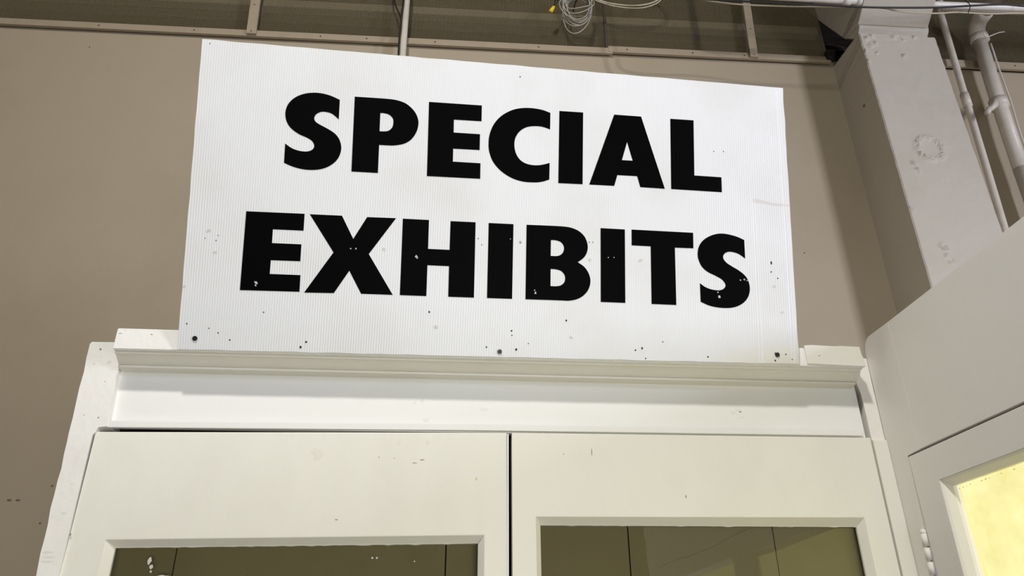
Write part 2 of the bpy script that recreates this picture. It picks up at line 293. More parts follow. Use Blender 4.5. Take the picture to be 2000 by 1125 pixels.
# ------------------------------------------------------------------ measured data (metres)
SIGN_W = 1.2011
SIGN_H = 0.603
SIGN_BL = (-0.5352,1.345,2.1494)
SIGN_BR = (0.6659,1.345,2.1478)
SIGN_TL = (-0.5233,1.1199,2.7087)
SIGN_TR = (0.6782,1.2095,2.7353)
LETTERS = [('S',[[(0.2683,0.5009),(0.269,0.4608),(0.2655,0.4637),(0.2619,0.4667),(0.2584,0.4694),(0.2547,0.4715),(0.2509,0.4729),(0.2469,0.4738),(0.243,0.4742),(0.2395,0.4743),(0.2366,0.4741),(0.2339,0.4734),(0.2316,0.4725),(0.2295,0.4714),(0.2276,0.4703),(0.226,0.469),(0.2246,0.4675),(0.2236,0.466),(0.2228,0.4644),(0.2222,0.4627),(0.2219,0.4609),(0.222,0.4592),(0.2223,0.4575),(0.223,0.4559),(0.2239,0.4543),(0.2253,0.4527),(0.227,0.4513),(0.2291,0.45),(0.2315,0.4487),(0.2343,0.4472),(0.2376,0.4456),(0.2413,0.4439),(0.2451,0.4421),(0.249,0.4401),(0.2528,0.4381),(0.2567,0.4359),(0.2604,0.4336),(0.2638,0.4311),(0.2666,0.4284),(0.2692,0.4255),(0.2714,0.4224),(0.2733,0.4192),(0.2748,0.4157),(0.2761,0.412),(0.277,0.4082),(0.2776,0.4044),(0.2777,0.4006),(0.2775,0.3968),(0.2769,0.393),(0.276,0.3893),(0.2748,0.3857),(0.2732,0.3822),(0.2713,0.3788),(0.2691,0.3756),(0.2665,0.3727),(0.2636,0.3699),(0.2604,0.3673),(0.2572,0.365),(0.254,0.363),(0.2507,0.3613),(0.2472,0.3598),(0.2435,0.3585),(0.2396,0.3574),(0.2355,0.3565),(0.2311,0.3558),(0.2265,0.3554),(0.2217,0.3552),(0.2165,0.3552),(0.2113,0.3554),(0.2062,0.3559),(0.2013,0.3567),(0.1965,0.3577),(0.1918,0.3589),(0.1872,0.3602),(0.1829,0.3617),(0.1788,0.3633),(0.1748,0.365),(0.1708,0.3667),(0.1703,0.4052),(0.1735,0.4031),(0.1766,0.4009),(0.1798,0.3988),(0.1831,0.397),(0.1865,0.3955),(0.1901,0.3942),(0.1938,0.3932),(0.1974,0.3924),(0.2011,0.3918),(0.2048,0.3915),(0.2083,0.3914),(0.2115,0.3916),(0.2143,0.3921),(0.2167,0.3928),(0.2188,0.3938),(0.2207,0.3948),(0.2222,0.3958),(0.2234,0.3969),(0.2243,0.3982),(0.225,0.3995),(0.2255,0.401),(0.2257,0.4027),(0.2256,0.4044),(0.2252,0.4062),(0.2246,0.4079),(0.2237,0.4098),(0.2225,0.4116),(0.2209,0.4134),(0.219,0.4149),(0.2168,0.4164),(0.2141,0.4179),(0.2111,0.4194),(0.2075,0.4209),(0.2034,0.4223),(0.1991,0.4239),(0.195,0.4258),(0.1911,0.428),(0.1873,0.4304),(0.1836,0.4329),(0.1803,0.4356),(0.1775,0.4383),(0.175,0.4411),(0.1728,0.4441),(0.1709,0.4474),(0.1693,0.451),(0.1679,0.4548),(0.167,0.4588),(0.1664,0.4628),(0.1662,0.4668),(0.1664,0.4709),(0.167,0.4749),(0.1679,0.4787),(0.1691,0.4822),(0.1707,0.4856),(0.1726,0.4887),(0.1748,0.4917),(0.1773,0.4946),(0.1801,0.4973),(0.1832,0.4998),(0.1865,0.5021),(0.19,0.5041),(0.1938,0.5059),(0.1977,0.5075),(0.2017,0.5088),(0.2059,0.5099),(0.2101,0.5108),(0.2145,0.5114),(0.2188,0.5118),(0.2232,0.512),(0.2276,0.5119),(0.232,0.5116),(0.2362,0.5111),(0.2403,0.5104),(0.2444,0.5095),(0.2483,0.5085),(0.2523,0.5073),(0.2563,0.5059),(0.2603,0.5042),(0.2643,0.5025)]]),('P',[[(0.2968,0.5096),(0.3048,0.5097),(0.3127,0.5098),(0.3207,0.5098),(0.3287,0.5099),(0.337,0.5099),(0.3455,0.51),(0.3537,0.51),(0.3609,0.5099),(0.3667,0.5097),(0.3715,0.5095),(0.3759,0.509),(0.3804,0.5083),(0.3851,0.5073),(0.3897,0.5061),(0.3942,0.5045),(0.3985,0.5025),(0.4027,0.4998),(0.4068,0.4966),(0.4106,0.4932),(0.4139,0.4898),(0.4166,0.4864),(0.4189,0.4829),(0.4208,0.4793),(0.4223,0.4758),(0.4235,0.4724),(0.4243,0.4692),(0.4248,0.4658),(0.4249,0.4622),(0.4247,0.4583),(0.4242,0.4542),(0.4233,0.4499),(0.4221,0.4458),(0.4204,0.4416),(0.4183,0.4374),(0.4159,0.4334),(0.4133,0.4298),(0.4104,0.4268),(0.4072,0.4241),(0.4038,0.4217),(0.4001,0.4197),(0.396,0.418),(0.3916,0.4167),(0.3871,0.4156),(0.3827,0.4148),(0.3786,0.4142),(0.3747,0.4139),(0.3707,0.4138),(0.3667,0.4137),(0.3627,0.4136),(0.3586,0.4136),(0.3545,0.4136),(0.3504,0.4136),(0.3517,0.3562),(0.3003,0.3564)],[(0.3487,0.4794),(0.3506,0.4795),(0.3524,0.4797),(0.3542,0.4798),(0.3563,0.4796),(0.3586,0.4793),(0.3612,0.4789),(0.3637,0.4782),(0.3661,0.4773),(0.3682,0.476),(0.3702,0.4743),(0.372,0.4725),(0.3734,0.4706),(0.3744,0.4687),(0.3749,0.4667),(0.3752,0.4645),(0.3754,0.4622),(0.3754,0.4597),(0.3752,0.457),(0.3748,0.4543),(0.3741,0.4519),(0.3729,0.4498),(0.3715,0.4478),(0.3698,0.4461),(0.3681,0.4447),(0.3663,0.4437),(0.3644,0.443),(0.3624,0.4425),(0.3602,0.4422),(0.3577,0.4419),(0.355,0.4418),(0.3522,0.4418),(0.3495,0.4418)]]),('E',[[(0.4433,0.5098),(0.5498,0.5102),(0.5507,0.4764),(0.495,0.4761),(0.4958,0.4488),(0.5489,0.4488),(0.5496,0.4154),(0.4966,0.415),(0.4973,0.388),(0.5525,0.3878),(0.5535,0.3554),(0.4475,0.3553)]]),('C',[[(0.691,0.5046),(0.6915,0.4688),(0.6877,0.47),(0.6839,0.4713),(0.6801,0.4724),(0.6761,0.4733),(0.672,0.4738),(0.6678,0.474),(0.6635,0.474),(0.6592,0.4737),(0.6549,0.4732),(0.6506,0.4725),(0.6464,0.4715),(0.6424,0.47),(0.6386,0.468),(0.6349,0.4656),(0.6315,0.4628),(0.6285,0.4597),(0.626,0.4564),(0.6238,0.4528),(0.622,0.449),(0.6207,0.4452),(0.6198,0.4413),(0.6193,0.4374),(0.6192,0.4334),(0.6194,0.4293),(0.6199,0.4251),(0.6208,0.4206),(0.622,0.4162),(0.6236,0.4122),(0.6255,0.4084),(0.6278,0.4049),(0.6304,0.4017),(0.6332,0.3989),(0.6363,0.3966),(0.6396,0.3947),(0.6431,0.3931),(0.6468,0.3919),(0.6508,0.391),(0.6551,0.3904),(0.6594,0.3901),(0.6636,0.3901),(0.6675,0.3903),(0.6713,0.3908),(0.675,0.3915),(0.6786,0.3924),(0.6822,0.3933),(0.6857,0.3945),(0.6891,0.3957),(0.6926,0.3969),(0.6929,0.3616),(0.6892,0.3601),(0.6856,0.3586),(0.6819,0.3572),(0.678,0.3561),(0.6742,0.3552),(0.6703,0.3545),(0.6661,0.3541),(0.6614,0.3538),(0.656,0.3536),(0.6501,0.3536),(0.644,0.3539),(0.6381,0.3546),(0.6326,0.3556),(0.6272,0.3569),(0.6218,0.3586),(0.6163,0.3608),(0.6107,0.3635),(0.605,0.3667),(0.5994,0.3703),(0.5943,0.3741),(0.5896,0.3782),(0.5853,0.3827),(0.5813,0.3873),(0.5779,0.3921),(0.575,0.397),(0.5727,0.4021),(0.5708,0.4073),(0.5692,0.4123),(0.5681,0.417),(0.5673,0.4217),(0.5669,0.4263),(0.5668,0.4312),(0.5668,0.4363),(0.5671,0.4415),(0.5677,0.4468),(0.5687,0.4522),(0.5702,0.4576),(0.572,0.4631),(0.5743,0.4686),(0.5769,0.4737),(0.58,0.4785),(0.5834,0.4831),(0.5871,0.4874),(0.5912,0.4914),(0.5958,0.4952),(0.6009,0.4987),(0.6061,0.5018),(0.6109,0.5044),(0.6153,0.5063),(0.6194,0.5078),(0.6234,0.5089),(0.6275,0.5099),(0.6317,0.5107),(0.6359,0.5113),(0.6402,0.5118),(0.6444,0.512),(0.6487,0.5122),(0.653,0.5122),(0.6572,0.512),(0.6614,0.5117),(0.6653,0.5113),(0.6692,0.5108),(0.673,0.5101),(0.6767,0.5093),(0.6804,0.5083),(0.684,0.5071),(0.6875,0.5059)]]),('I',[[(0.7097,0.5103),(0.7595,0.5107),(0.7614,0.3554),(0.7115,0.3551)]]),('A',[[(0.8253,0.5109),(0.8829,0.5109),(0.9331,0.355),(0.8814,0.3557),(0.8749,0.379),(0.8332,0.379),(0.8269,0.3555),(0.7752,0.3555)],[(0.8532,0.4525),(0.8653,0.412),(0.8424,0.412)]]),('L',[[(0.946,0.5106),(0.9967,0.5108),(0.9963,0.3875),(1.0545,0.3869),(1.0546,0.354),(0.9466,0.3552)]]),('E',[[(0.1072,0.2676),(0.217,0.2676),(0.2173,0.2343),(0.1595,0.2346),(0.1598,0.2077),(0.2151,0.2074),(0.2154,0.1744),(0.1601,0.1744),(0.16,0.1478),(0.2178,0.1475),(0.2181,0.1152),(0.1068,0.1149)]]),('X',[[(0.2269,0.2672),(0.2882,0.2671),(0.3128,0.222),(0.3366,0.2665),(0.3924,0.2669),(0.3443,0.1934),(0.3952,0.1148),(0.3347,0.1151),(0.3094,0.1594),(0.2829,0.1147),(0.227,0.114),(0.277,0.194)]]),('H',[[(0.4056,0.2665),(0.4566,0.2661),(0.458,0.2081),(0.4999,0.2077),(0.4989,0.2657),(0.5484,0.2656),(0.552,0.1143),(0.502,0.1145),(0.5005,0.1751),(0.4585,0.1755),(0.4597,0.1145),(0.4087,0.1148)]]),('I',[[(0.5743,0.2653),(0.6237,0.2651),(0.6267,0.1142),(0.5775,0.1143)]]),('B',[[(0.65,0.265),(0.6592,0.2651),(0.6685,0.2651),(0.6777,0.2652),(0.6866,0.2652),(0.6954,0.2652),(0.7042,0.2652),(0.7124,0.2651),(0.7197,0.265),(0.7257,0.2647),(0.7307,0.2644),(0.7352,0.2638),(0.7397,0.263),(0.7442,0.2617),(0.7486,0.2602),(0.7527,0.2584),(0.7565,0.2562),(0.7599,0.2537),(0.7631,0.2509),(0.7659,0.2478),(0.7684,0.2445),(0.7703,0.2409),(0.7719,0.2371),(0.7731,0.2332),(0.774,0.2295),(0.7744,0.226),(0.7745,0.2226),(0.7742,0.2192),(0.7735,0.2159),(0.7726,0.2126),(0.7713,0.2093),(0.7696,0.2061),(0.7675,0.2031),(0.7648,0.2003),(0.7616,0.1976),(0.7582,0.1951),(0.755,0.1925),(0.7583,0.1904),(0.7616,0.1884),(0.7649,0.1863),(0.7679,0.1838),(0.7706,0.1809),(0.7731,0.1777),(0.7753,0.1743),(0.7772,0.1708),(0.7787,0.1672),(0.7798,0.1635),(0.7807,0.1597),(0.781,0.1559),(0.781,0.1521),(0.7805,0.1483),(0.7797,0.1445),(0.7785,0.1409),(0.777,0.1375),(0.7752,0.1342),(0.773,0.1311),(0.7705,0.1282),(0.7678,0.1255),(0.7647,0.123),(0.7613,0.1207),(0.7576,0.1188),(0.7535,0.1171),(0.7489,0.1158),(0.7443,0.1148),(0.7398,0.1141),(0.736,0.1138),(0.7326,0.1138),(0.7287,0.114),(0.7235,0.1141),(0.7167,0.1141),(0.7087,0.1141),(0.7,0.1142),(0.6911,0.1142),(0.6819,0.1142),(0.6723,0.1142),(0.6626,0.1142),(0.6529,0.1142)],[(0.6997,0.2357),(0.702,0.2357),(0.7042,0.2359),(0.7065,0.2359),(0.7089,0.2357),(0.7114,0.2353),(0.7141,0.2347),(0.7166,0.2339),(0.7189,0.2329),(0.7207,0.2316),(0.7224,0.2301),(0.7237,0.2283),(0.7248,0.2266),(0.7257,0.2248),(0.7262,0.223),(0.7266,0.2211),(0.7267,0.2191),(0.7265,0.217),(0.726,0.2147),(0.7253,0.2125),(0.7244,0.2106),(0.7233,0.209),(0.7219,0.2076),(0.7204,0.2064),(0.7188,0.2054),(0.7171,0.2046),(0.7154,0.2041),(0.7136,0.2037),(0.7114,0.2034),(0.7089,0.2033),(0.7061,0.2032),(0.7031,0.2033),(0.7002,0.2033)],[(0.7008,0.1767),(0.7032,0.1767),(0.7055,0.1768),(0.7079,0.1768),(0.7105,0.1765),(0.7134,0.176),(0.7164,0.1754),(0.7194,0.1745),(0.722,0.1733),(0.7242,0.1717),(0.726,0.1698),(0.7276,0.1678),(0.7288,0.1657),(0.7296,0.1637),(0.7301,0.1616),(0.7303,0.1595),(0.7303,0.1575),(0.7302,0.1555),(0.7298,0.1536),(0.7292,0.1517),(0.7284,0.15),(0.7271,0.1483),(0.7256,0.1468),(0.7238,0.1454),(0.722,0.1443),(0.72,0.1435),(0.7178,0.143),(0.7155,0.1426),(0.713,0.1423),(0.7104,0.1422),(0.7075,0.1422),(0.7045,0.1423),(0.7016,0.1423)]]),('I',[[(0.7999,0.2648),(0.8497,0.2642),(0.8517,0.1131),(0.8024,0.1136)]]),('T',[[(0.8636,0.2646),(0.9915,0.2634),(0.9915,0.2306),(0.953,0.2304),(0.9547,0.1121),(0.9047,0.1127),(0.903,0.2311),(0.8639,0.2316)]]),('S',[[(1.0989,0.2527),(1.0994,0.2135),(1.0961,0.2159),(1.0928,0.2183),(1.0895,0.2206),(1.086,0.2225),(1.0822,0.224),(1.0781,0.2251),(1.0741,0.226),(1.0706,0.2264),(1.0676,0.2265),(1.0648,0.2261),(1.0624,0.2255),(1.0602,0.2246),(1.0582,0.2234),(1.0565,0.222),(1.0551,0.2203),(1.054,0.2187),(1.0534,0.217),(1.0532,0.2152),(1.0533,0.2133),(1.0538,0.2114),(1.0547,0.2094),(1.0559,0.2074),(1.0576,0.2054),(1.0596,0.2034),(1.062,0.2014),(1.0649,0.1996),(1.068,0.1977),(1.0713,0.1957),(1.0749,0.1936),(1.0788,0.1915),(1.0828,0.1892),(1.0864,0.1868),(1.0899,0.1843),(1.0932,0.1817),(1.0963,0.179),(1.0989,0.1761),(1.101,0.1732),(1.1027,0.1701),(1.1041,0.1669),(1.1052,0.1635),(1.1061,0.1599),(1.1066,0.156),(1.1068,0.152),(1.1067,0.1483),(1.1063,0.1447),(1.1056,0.1412),(1.1046,0.1379),(1.1032,0.1346),(1.1015,0.1314),(1.0994,0.1282),(1.097,0.1253),(1.0943,0.1225),(1.0913,0.1199),(1.0879,0.1176),(1.0843,0.1155),(1.0805,0.1137),(1.0766,0.1122),(1.0725,0.111),(1.0681,0.1101),(1.0635,0.1094),(1.0583,0.1091),(1.0527,0.109),(1.0471,0.1091),(1.0416,0.1095),(1.0364,0.11),(1.0313,0.1109),(1.0263,0.1119),(1.0216,0.1132),(1.0171,0.1147),(1.0129,0.1165),(1.0088,0.1184),(1.0046,0.1202),(1.0037,0.1583),(1.0067,0.1562),(1.0096,0.1541),(1.0126,0.152),(1.0157,0.1503),(1.0189,0.1489),(1.0223,0.1477),(1.0257,0.1468),(1.0291,0.146),(1.0326,0.1454),(1.0361,0.145),(1.0395,0.1448),(1.0426,0.1449),(1.0453,0.1454),(1.0478,0.1461),(1.0501,0.147),(1.052,0.1481),(1.0536,0.1494),(1.0549,0.151),(1.0558,0.1526),(1.0564,0.1542),(1.0566,0.1558),(1.0563,0.1575),(1.0558,0.1592),(1.0549,0.1609),(1.0538,0.1628),(1.0523,0.1646),(1.0506,0.1665),(1.0483,0.1684),(1.0455,0.1702),(1.0421,0.172),(1.0385,0.1738),(1.0349,0.1756),(1.0312,0.1773),(1.0272,0.1789),(1.0234,0.1807),(1.0198,0.1827),(1.0165,0.185),(1.0134,0.1876),(1.0106,0.1903),(1.0081,0.1933),(1.006,0.1967),(1.0042,0.2003),(1.0028,0.204),(1.0016,0.2077),(1.0008,0.2111),(1.0003,0.2145),(1.0002,0.2179),(1.0003,0.2213),(1.0007,0.225),(1.0014,0.2288),(1.0024,0.2325),(1.0039,0.2362),(1.0057,0.2397),(1.008,0.2432),(1.0106,0.2465),(1.0136,0.2496),(1.017,0.2523),(1.0207,0.2548),(1.0247,0.257),(1.0284,0.2589),(1.032,0.2604),(1.0356,0.2616),(1.039,0.2626),(1.0423,0.2634),(1.0454,0.2639),(1.0483,0.2643),(1.0513,0.2644),(1.0545,0.2644),(1.0581,0.2642),(1.0621,0.2638),(1.0661,0.2632),(1.07,0.2625),(1.074,0.2616),(1.0779,0.2607),(1.0818,0.2596),(1.0855,0.2584),(1.089,0.2571),(1.0923,0.2557),(1.0956,0.2542)]])]
SCREWS = [(0.0312,0.021,0.00462),(0.6066,0.0099,0.00462),(1.1573,0.0173,0.00462)]
HOLES = [(0.0955,0.0197,0.00201),(0.1541,0.0739,0.00171),(0.2375,0.0195,0.00221),(0.2277,0.0095,0.00241),(0.4666,0.0839,0.00181),(0.6259,0.5789,0.00171),(0.6279,0.0514,0.00221),(0.6292,0.0424,0.00161),(0.5805,0.0182,0.00201),(0.6382,0.0147,0.00241),(0.6617,0.0273,0.00131),(0.7347,0.0745,0.00201),(0.8723,0.0195,0.00201),(0.8855,0.0238,0.00201),(0.8927,0.0039,0.00141),(1.0173,0.0099,0.00201),(1.154,0.2068,0.00241),(1.1531,0.1873,0.00201),(1.1664,0.1738,0.00161),(1.1533,0.0203,0.00131),(1.1751,0.0188,0.00131),(1.1526,0.006,0.00161),(0.014,0.0485,0.00161),(0.0551,0.0409,0.00141),(0.0727,0.0327,0.00141),(0.0352,0.2124,0.00131),(0.0585,0.2183,0.0012),(0.9274,0.0371,0.0011),(0.9264,0.0381,0.0011),(0.555,0.2328,0.0012),(0.5626,0.2206,0.0012),(0.6385,0.2279,0.00131),(0.7775,0.2347,0.0012),(0.7848,0.235,0.0012),(1.1871,0.0089,0.00151),(1.0396,0.4435,0.0012),(1.0609,0.4449,0.0012),(0.0148,0.5951,0.0012),(0.0554,0.2083,0.0012),(0.9453,0.1914,0.0012)]
DENTS = [(0.0398,0.2264,0.00502),(0.8822,0.2007,0.00502),(0.3729,0.2038,0.00452),(0.4811,0.0534,0.00452),(0.6395,0.229,0.00402),(0.7792,0.1978,0.00452),(1.158,0.1564,0.00402),(0.0553,0.1855,0.00402),(0.7445,0.0404,0.00402),(0.0039,0.1181,0.00402),(1.1723,0.1038,0.00351)]
SCARS = [(0.1356,0.1292,0.00321),(0.1351,0.1243,0.00181),(0.4359,0.192,0.00261),(0.438,0.189,0.00161),(0.6724,0.1277,0.00261),(0.6703,0.1328,0.00151),(1.0433,0.1324,0.00301),(1.0404,0.1408,0.00161),(1.0965,0.1692,0.00221),(1.0879,0.1678,0.00161),(1.1017,0.1673,0.00151),(0.3091,0.2023,0.00151),(0.3189,0.2027,0.00161),(0.8164,0.2045,0.00131),(0.8279,0.205,0.00141),(0.6189,0.2344,0.001)]
CREASES = [[(1.1187,0.3468),(1.1201,0.0001)],[(1.1243,0.3471),(1.1264,0.0003)],[(1.1916,0.6022),(1.1928,0.0008)],[(1.1855,0.598),(1.1867,0.0027)]]
SMEAR = [(1.1207,0.3402),(1.1428,0.3379),(1.167,0.3335),(1.1993,0.3329)]
RING = (1.8219,2.269,3.4352)
LUMPS = [(1.7367,2.269,3.3568),(1.7438,2.269,3.328),(1.8374,2.269,4.0226),(1.8163,2.269,4.0301),(1.8569,2.269,4.009),(1.9097,2.269,4.0363),(1.7261,2.269,3.9856),(1.8371,2.269,3.92),(1.6748,2.269,3.9385),(1.6685,2.269,3.8806),(1.6937,2.269,4.0129),(1.7179,2.269,4.0294),(1.7184,2.269,3.9326),(1.7507,2.269,2.9889),(1.7585,2.269,2.946),(1.7722,2.269,2.9252),(1.7636,2.269,2.9785),(1.6719,2.269,3.1416),(1.6997,2.269,3.9692)]
BLACK_CABLE = [(0.528,2.12,4.0323),(0.779,2.12,4.0279),(0.9902,2.12,4.0262),(1.1609,2.12,4.0272),(1.2894,2.12,4.0264),(1.4626,2.12,4.0289),(1.6153,2.12,4.0312),(1.7481,2.12,4.0379),(1.9283,2.12,4.0524),(2.0904,2.12,4.0745),(2.2305,2.12,4.0921),(2.3196,2.12,4.0882),(2.4996,2.12,4.0833)]
BEIGE_CABLE = [(0.5753,2.14,4.0582),(0.8507,2.14,4.0554),(0.9981,2.14,4.0372),(1.1043,2.14,4.0304),(1.2338,2.14,4.0325),(1.3427,2.14,4.0361),(1.4752,2.14,4.0457),(1.6305,2.14,4.054),(1.7076,2.14,4.0537),(1.7602,2.14,4.0428),(1.8361,2.14,4.0364),(1.9485,2.14,4.0415),(2.0298,2.14,4.0532),(2.1647,2.14,4.054),(2.3275,2.14,4.0685),(2.5101,2.14,4.0696)]
CONDUIT = [(0.9884,2.2,4.1563),(1.7062,2.2,4.1548),(2.639,2.2,4.1702)]
CONDUIT2 = [(2.0767,2.26,4.2036),(2.4601,2.26,4.2123),(2.7028,2.26,4.217)]
BLACK_HANG = [(-0.3709,2.41,4.3408),(-0.3525,2.41,4.2718),(-0.3345,2.41,4.204),(-0.3098,2.41,4.1317),(-0.3102,2.41,4.0353),(-0.308,2.41,3.9328),(-0.3088,2.41,3.8472)]
BLACK_HANG2 = [(-0.3073,2.41,4.3457),(-0.306,2.41,4.2499),(-0.3088,2.41,4.1872),(-0.3098,2.41,4.1317)]
COILC = (0.4715,2.4,4.2642)
COILR = 0.0767
COILB = (0.458,2.4,4.1073)
YELLOW = [(0.3645,2.4,4.2469),(0.3474,2.4,4.2141)]
LOOP1 = [(0.5257,2.4,4.326),(0.5828,2.4,4.2979),(0.6405,2.4,4.2829),(0.7223,2.4,4.2792),(0.7941,2.4,4.2941),(0.8441,2.4,4.3236),(0.8633,2.4,4.3511)]
LOOP2 = [(0.5253,2.4,4.3163),(0.5754,2.4,4.291),(0.6396,2.4,4.27),(0.7211,2.4,4.2631),(0.7854,2.4,4.2742),(0.8426,2.4,4.3073),(0.8753,2.4,4.352)]
THIN = [(2.2576,2.43,4.5646),(2.2166,2.43,4.3566),(2.2043,2.43,4.114),(2.1925,2.43,3.8683),(2.1908,2.43,3.813),(2.1782,2.43,3.535),(2.1617,2.43,3.1918),(2.1351,2.43,2.7831)]
THINC = [(2.1918,2.43,3.8741),(2.1906,2.43,3.8044)]
THICK = [(2.3528,2.42,4.2313),(2.3299,2.42,3.8268),(2.3179,2.42,3.4684)]
CLAMP = (2.3296,2.42,3.8181)
VALVE = [(2.2513,2.36,3.7568),(2.2129,2.36,3.7211)]
TIEWIRE = [(2.3295,2.36,4.1941),(2.3328,2.36,4.1565),(2.4004,2.36,4.1863),(2.4324,2.36,4.1948)]
SCUFFS = [(-0.0832,1.3995,1.9547,0.004,0.0008,0),(-0.0692,1.3995,1.9607,0.004,0.0012,0),(0.0319,1.3995,1.9267,0.0014,0.0035,1),(-0.217,1.3995,1.8509,0.0025,0.0012,0),(-0.1502,1.3995,1.9643,0.0015,0.001,0),(-0.1216,1.3995,1.9628,0.001,0.001,0),(-0.1141,1.3995,1.994,0.005,0.004,2),(-0.0612,1.3995,1.9938,0.004,0.005,2),(-0.3122,1.3995,1.9822,0.0221,0.01,2),(-0.2809,1.3995,1.9558,0.0201,0.008,2),(-0.2639,1.3995,1.9704,0.01,0.01,2),(0.2516,1.3995,1.9778,0.0009,0.007,0),(0.1974,1.3995,1.9751,0.001,0.0012,0),(0.4258,1.3995,1.8982,0.001,0.003,0),(0.5238,1.3995,2.0049,0.0181,0.005,2),(0.6878,1.3995,2.0044,0.0141,0.005,2),(0.5517,1.4085,2.0722,0.005,0.0025,2),(0.5574,1.4085,2.0681,0.0025,0.0015,0),(0.5425,1.4085,2.0657,0.004,0.004,2),(0.56,1.4085,2.0565,0.005,0.003,2),(-0.0902,1.4085,2.0757,0.003,0.004,2),(-0.0745,1.4085,2.0791,0.004,0.005,2),(0.0446,1.4085,2.0637,0.009,0.004,2),(-0.0667,1.4085,2.0402,0.007,0.005,2),(-0.3384,1.4085,2.0606,0.0301,0.008,2),(-0.3034,1.4085,2.0511,0.0141,0.01,2),(-0.7045,1.3955,2.135,0.003,0.0035,2),(-0.6995,1.3955,2.1657,0.0025,0.002,0),(-0.6762,1.3955,2.1398,0.004,0.004,2),(-0.6755,1.3955,2.1005,0.0012,0.001,0),(-0.6979,1.3955,2.0349,0.0012,0.001,0),(-0.6711,1.3955,2.0305,0.0015,0.0015,0),(-0.6879,1.3955,1.9081,0.003,0.0013,2),(-0.6889,1.3955,1.8576,0.005,0.0025,2),(-0.6686,1.3955,1.8216,0.0015,0.002,0),(-0.6993,1.3955,1.7928,0.009,0.0025,2),(-0.6946,1.3955,1.7845,0.009,0.002,2),(-0.6951,1.3955,1.7771,0.01,0.002,2),(-0.5896,1.3513,2.1799,0.0025,0.0009,0),(-0.5823,1.3513,2.1674,0.0025,0.0008,2),(-0.6473,1.3513,2.1804,0.004,0.0007,0),(-0.6405,1.3513,2.188,0.003,0.0015,2),(0.7336,1.347,2.1731,0.012,0.006,2),(0.7113,1.347,2.1671,0.002,0.0012,0),(0.7632,1.347,2.1628,0.0141,0.006,2)]
LEFT_MARKS = [(-1.2903,2.5,2.129),(-1.3824,2.5,2.0834),(-1.4086,2.5,2.0832),(-1.2969,2.5,2.0141),(-1.6234,2.5,3.973),(1.742,2.5,3.8945),(1.3443,2.5,3.0738)]

# ------------------------------------------------------------------ the room
WY = 2.5
o = empty('wall_back'); tag(o, 'tan painted wall behind the white sign and doors', 'wall', kind='structure')
box('wall_surface', -4.0, 4.6, WY, WY+0.10, 0.0, 4.10, M['wall'], o)
for i, (x, y, z) in enumerate(LEFT_MARKS[:5] + LEFT_MARKS[6:]):
    bm = bmesh.new()
    bmesh.ops.create_uvsphere(bm, u_segments=8, v_segments=6, radius=0.0035)
    for v in bm.verts:
        v.co.y *= 0.3; v.co.x *= (2.2 if i in (1, 2) else 1)
        v.co += Vector((x, y, z))
    link('wall_scuff', bm, M['mark'], o)
tag(box('wall_left', -4.1, -4.0, -5.0, 3.4, 0, 4.9, M['room']), 'far side wall of the hall, olive tan paint', 'wall', kind='structure')
tag(box('wall_right', 4.6, 4.7, -5.0, 3.4, 0, 4.9, M['wall']), 'far side wall of the next bay, tan paint', 'wall', kind='structure')
tag(box('wall_rear', -4.0, 4.6, -5.1, -5.0, 0, 4.9, M['room']), 'wall of the hall facing the sign', 'wall', kind='structure')
tag(box('floor', -4.1, 4.7, -5.1, 3.4, -0.1, 0.0, M['floor']), 'brown floor of the hall', 'floor', kind='structure')
tag(box('ceiling', -4.1, 4.7, -5.1, 3.4, 4.9, 5.0, M['ceil']), 'tan ceiling high above the sign', 'ceiling', kind='structure')
blocker = empty('added_light_blocker'); tag(blocker, 'added unseen tan metal lamp housing with one deep side skirt', 'blocker')  # added out of view; its skirt keeps the ceiling light off the column
box('housing', -0.80, -0.34, -1.45, -0.85, 4.875, 4.90, M['ceil'], blocker, 0.003)
box('light_block_skirt', -0.355, -0.340, -1.45, -0.70, 4.62, 4.875, M['ceil'], blocker, 0.002)
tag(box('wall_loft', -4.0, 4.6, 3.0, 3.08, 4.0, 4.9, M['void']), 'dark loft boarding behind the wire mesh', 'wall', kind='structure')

# rough dark soffit and dusty beam behind the mesh
bm = bmesh.new()
nx, ny = 220, 12
grid = []
for j in range(ny+1):
    row = []
    for i in range(nx+1):
        x = -3.9 + 8.4*i/nx; t = j/ny
        y = 2.66 + 0.30*t; z = 4.335 + 0.42*t
        d = noise.fractal(Vector((x*9, y*9, z*9)), 0.8, 2.0, 4)*0.028
        row.append(bm.verts.new((x, y-d, z-d*0.7)))
    grid.append(row)
for j in range(ny):
    for i in range(nx):
        bm.faces.new((grid[j][i], grid[j][i+1], grid[j+1][i+1], grid[j+1][i]))
ret = bmesh.ops.extrude_face_region(bm, geom=list(bm.faces))
for v in [g for g in ret['geom'] if isinstance(g, bmesh.types.BMVert)]: v.co += Vector((0, 0.05, 0.05))
tag(link('roof_soffit', bm, M['soffit']), 'dark crumbly roof lining above the dusty beam behind mesh', 'roof lining', kind='structure')
tag(box('trim_1', -3.1, 1.655, 2.532, 2.575, 4.302, 4.345, M['beam'], bev=0.003), 'dusty horizontal timber seen through the wire mesh', 'beam', kind='structure')

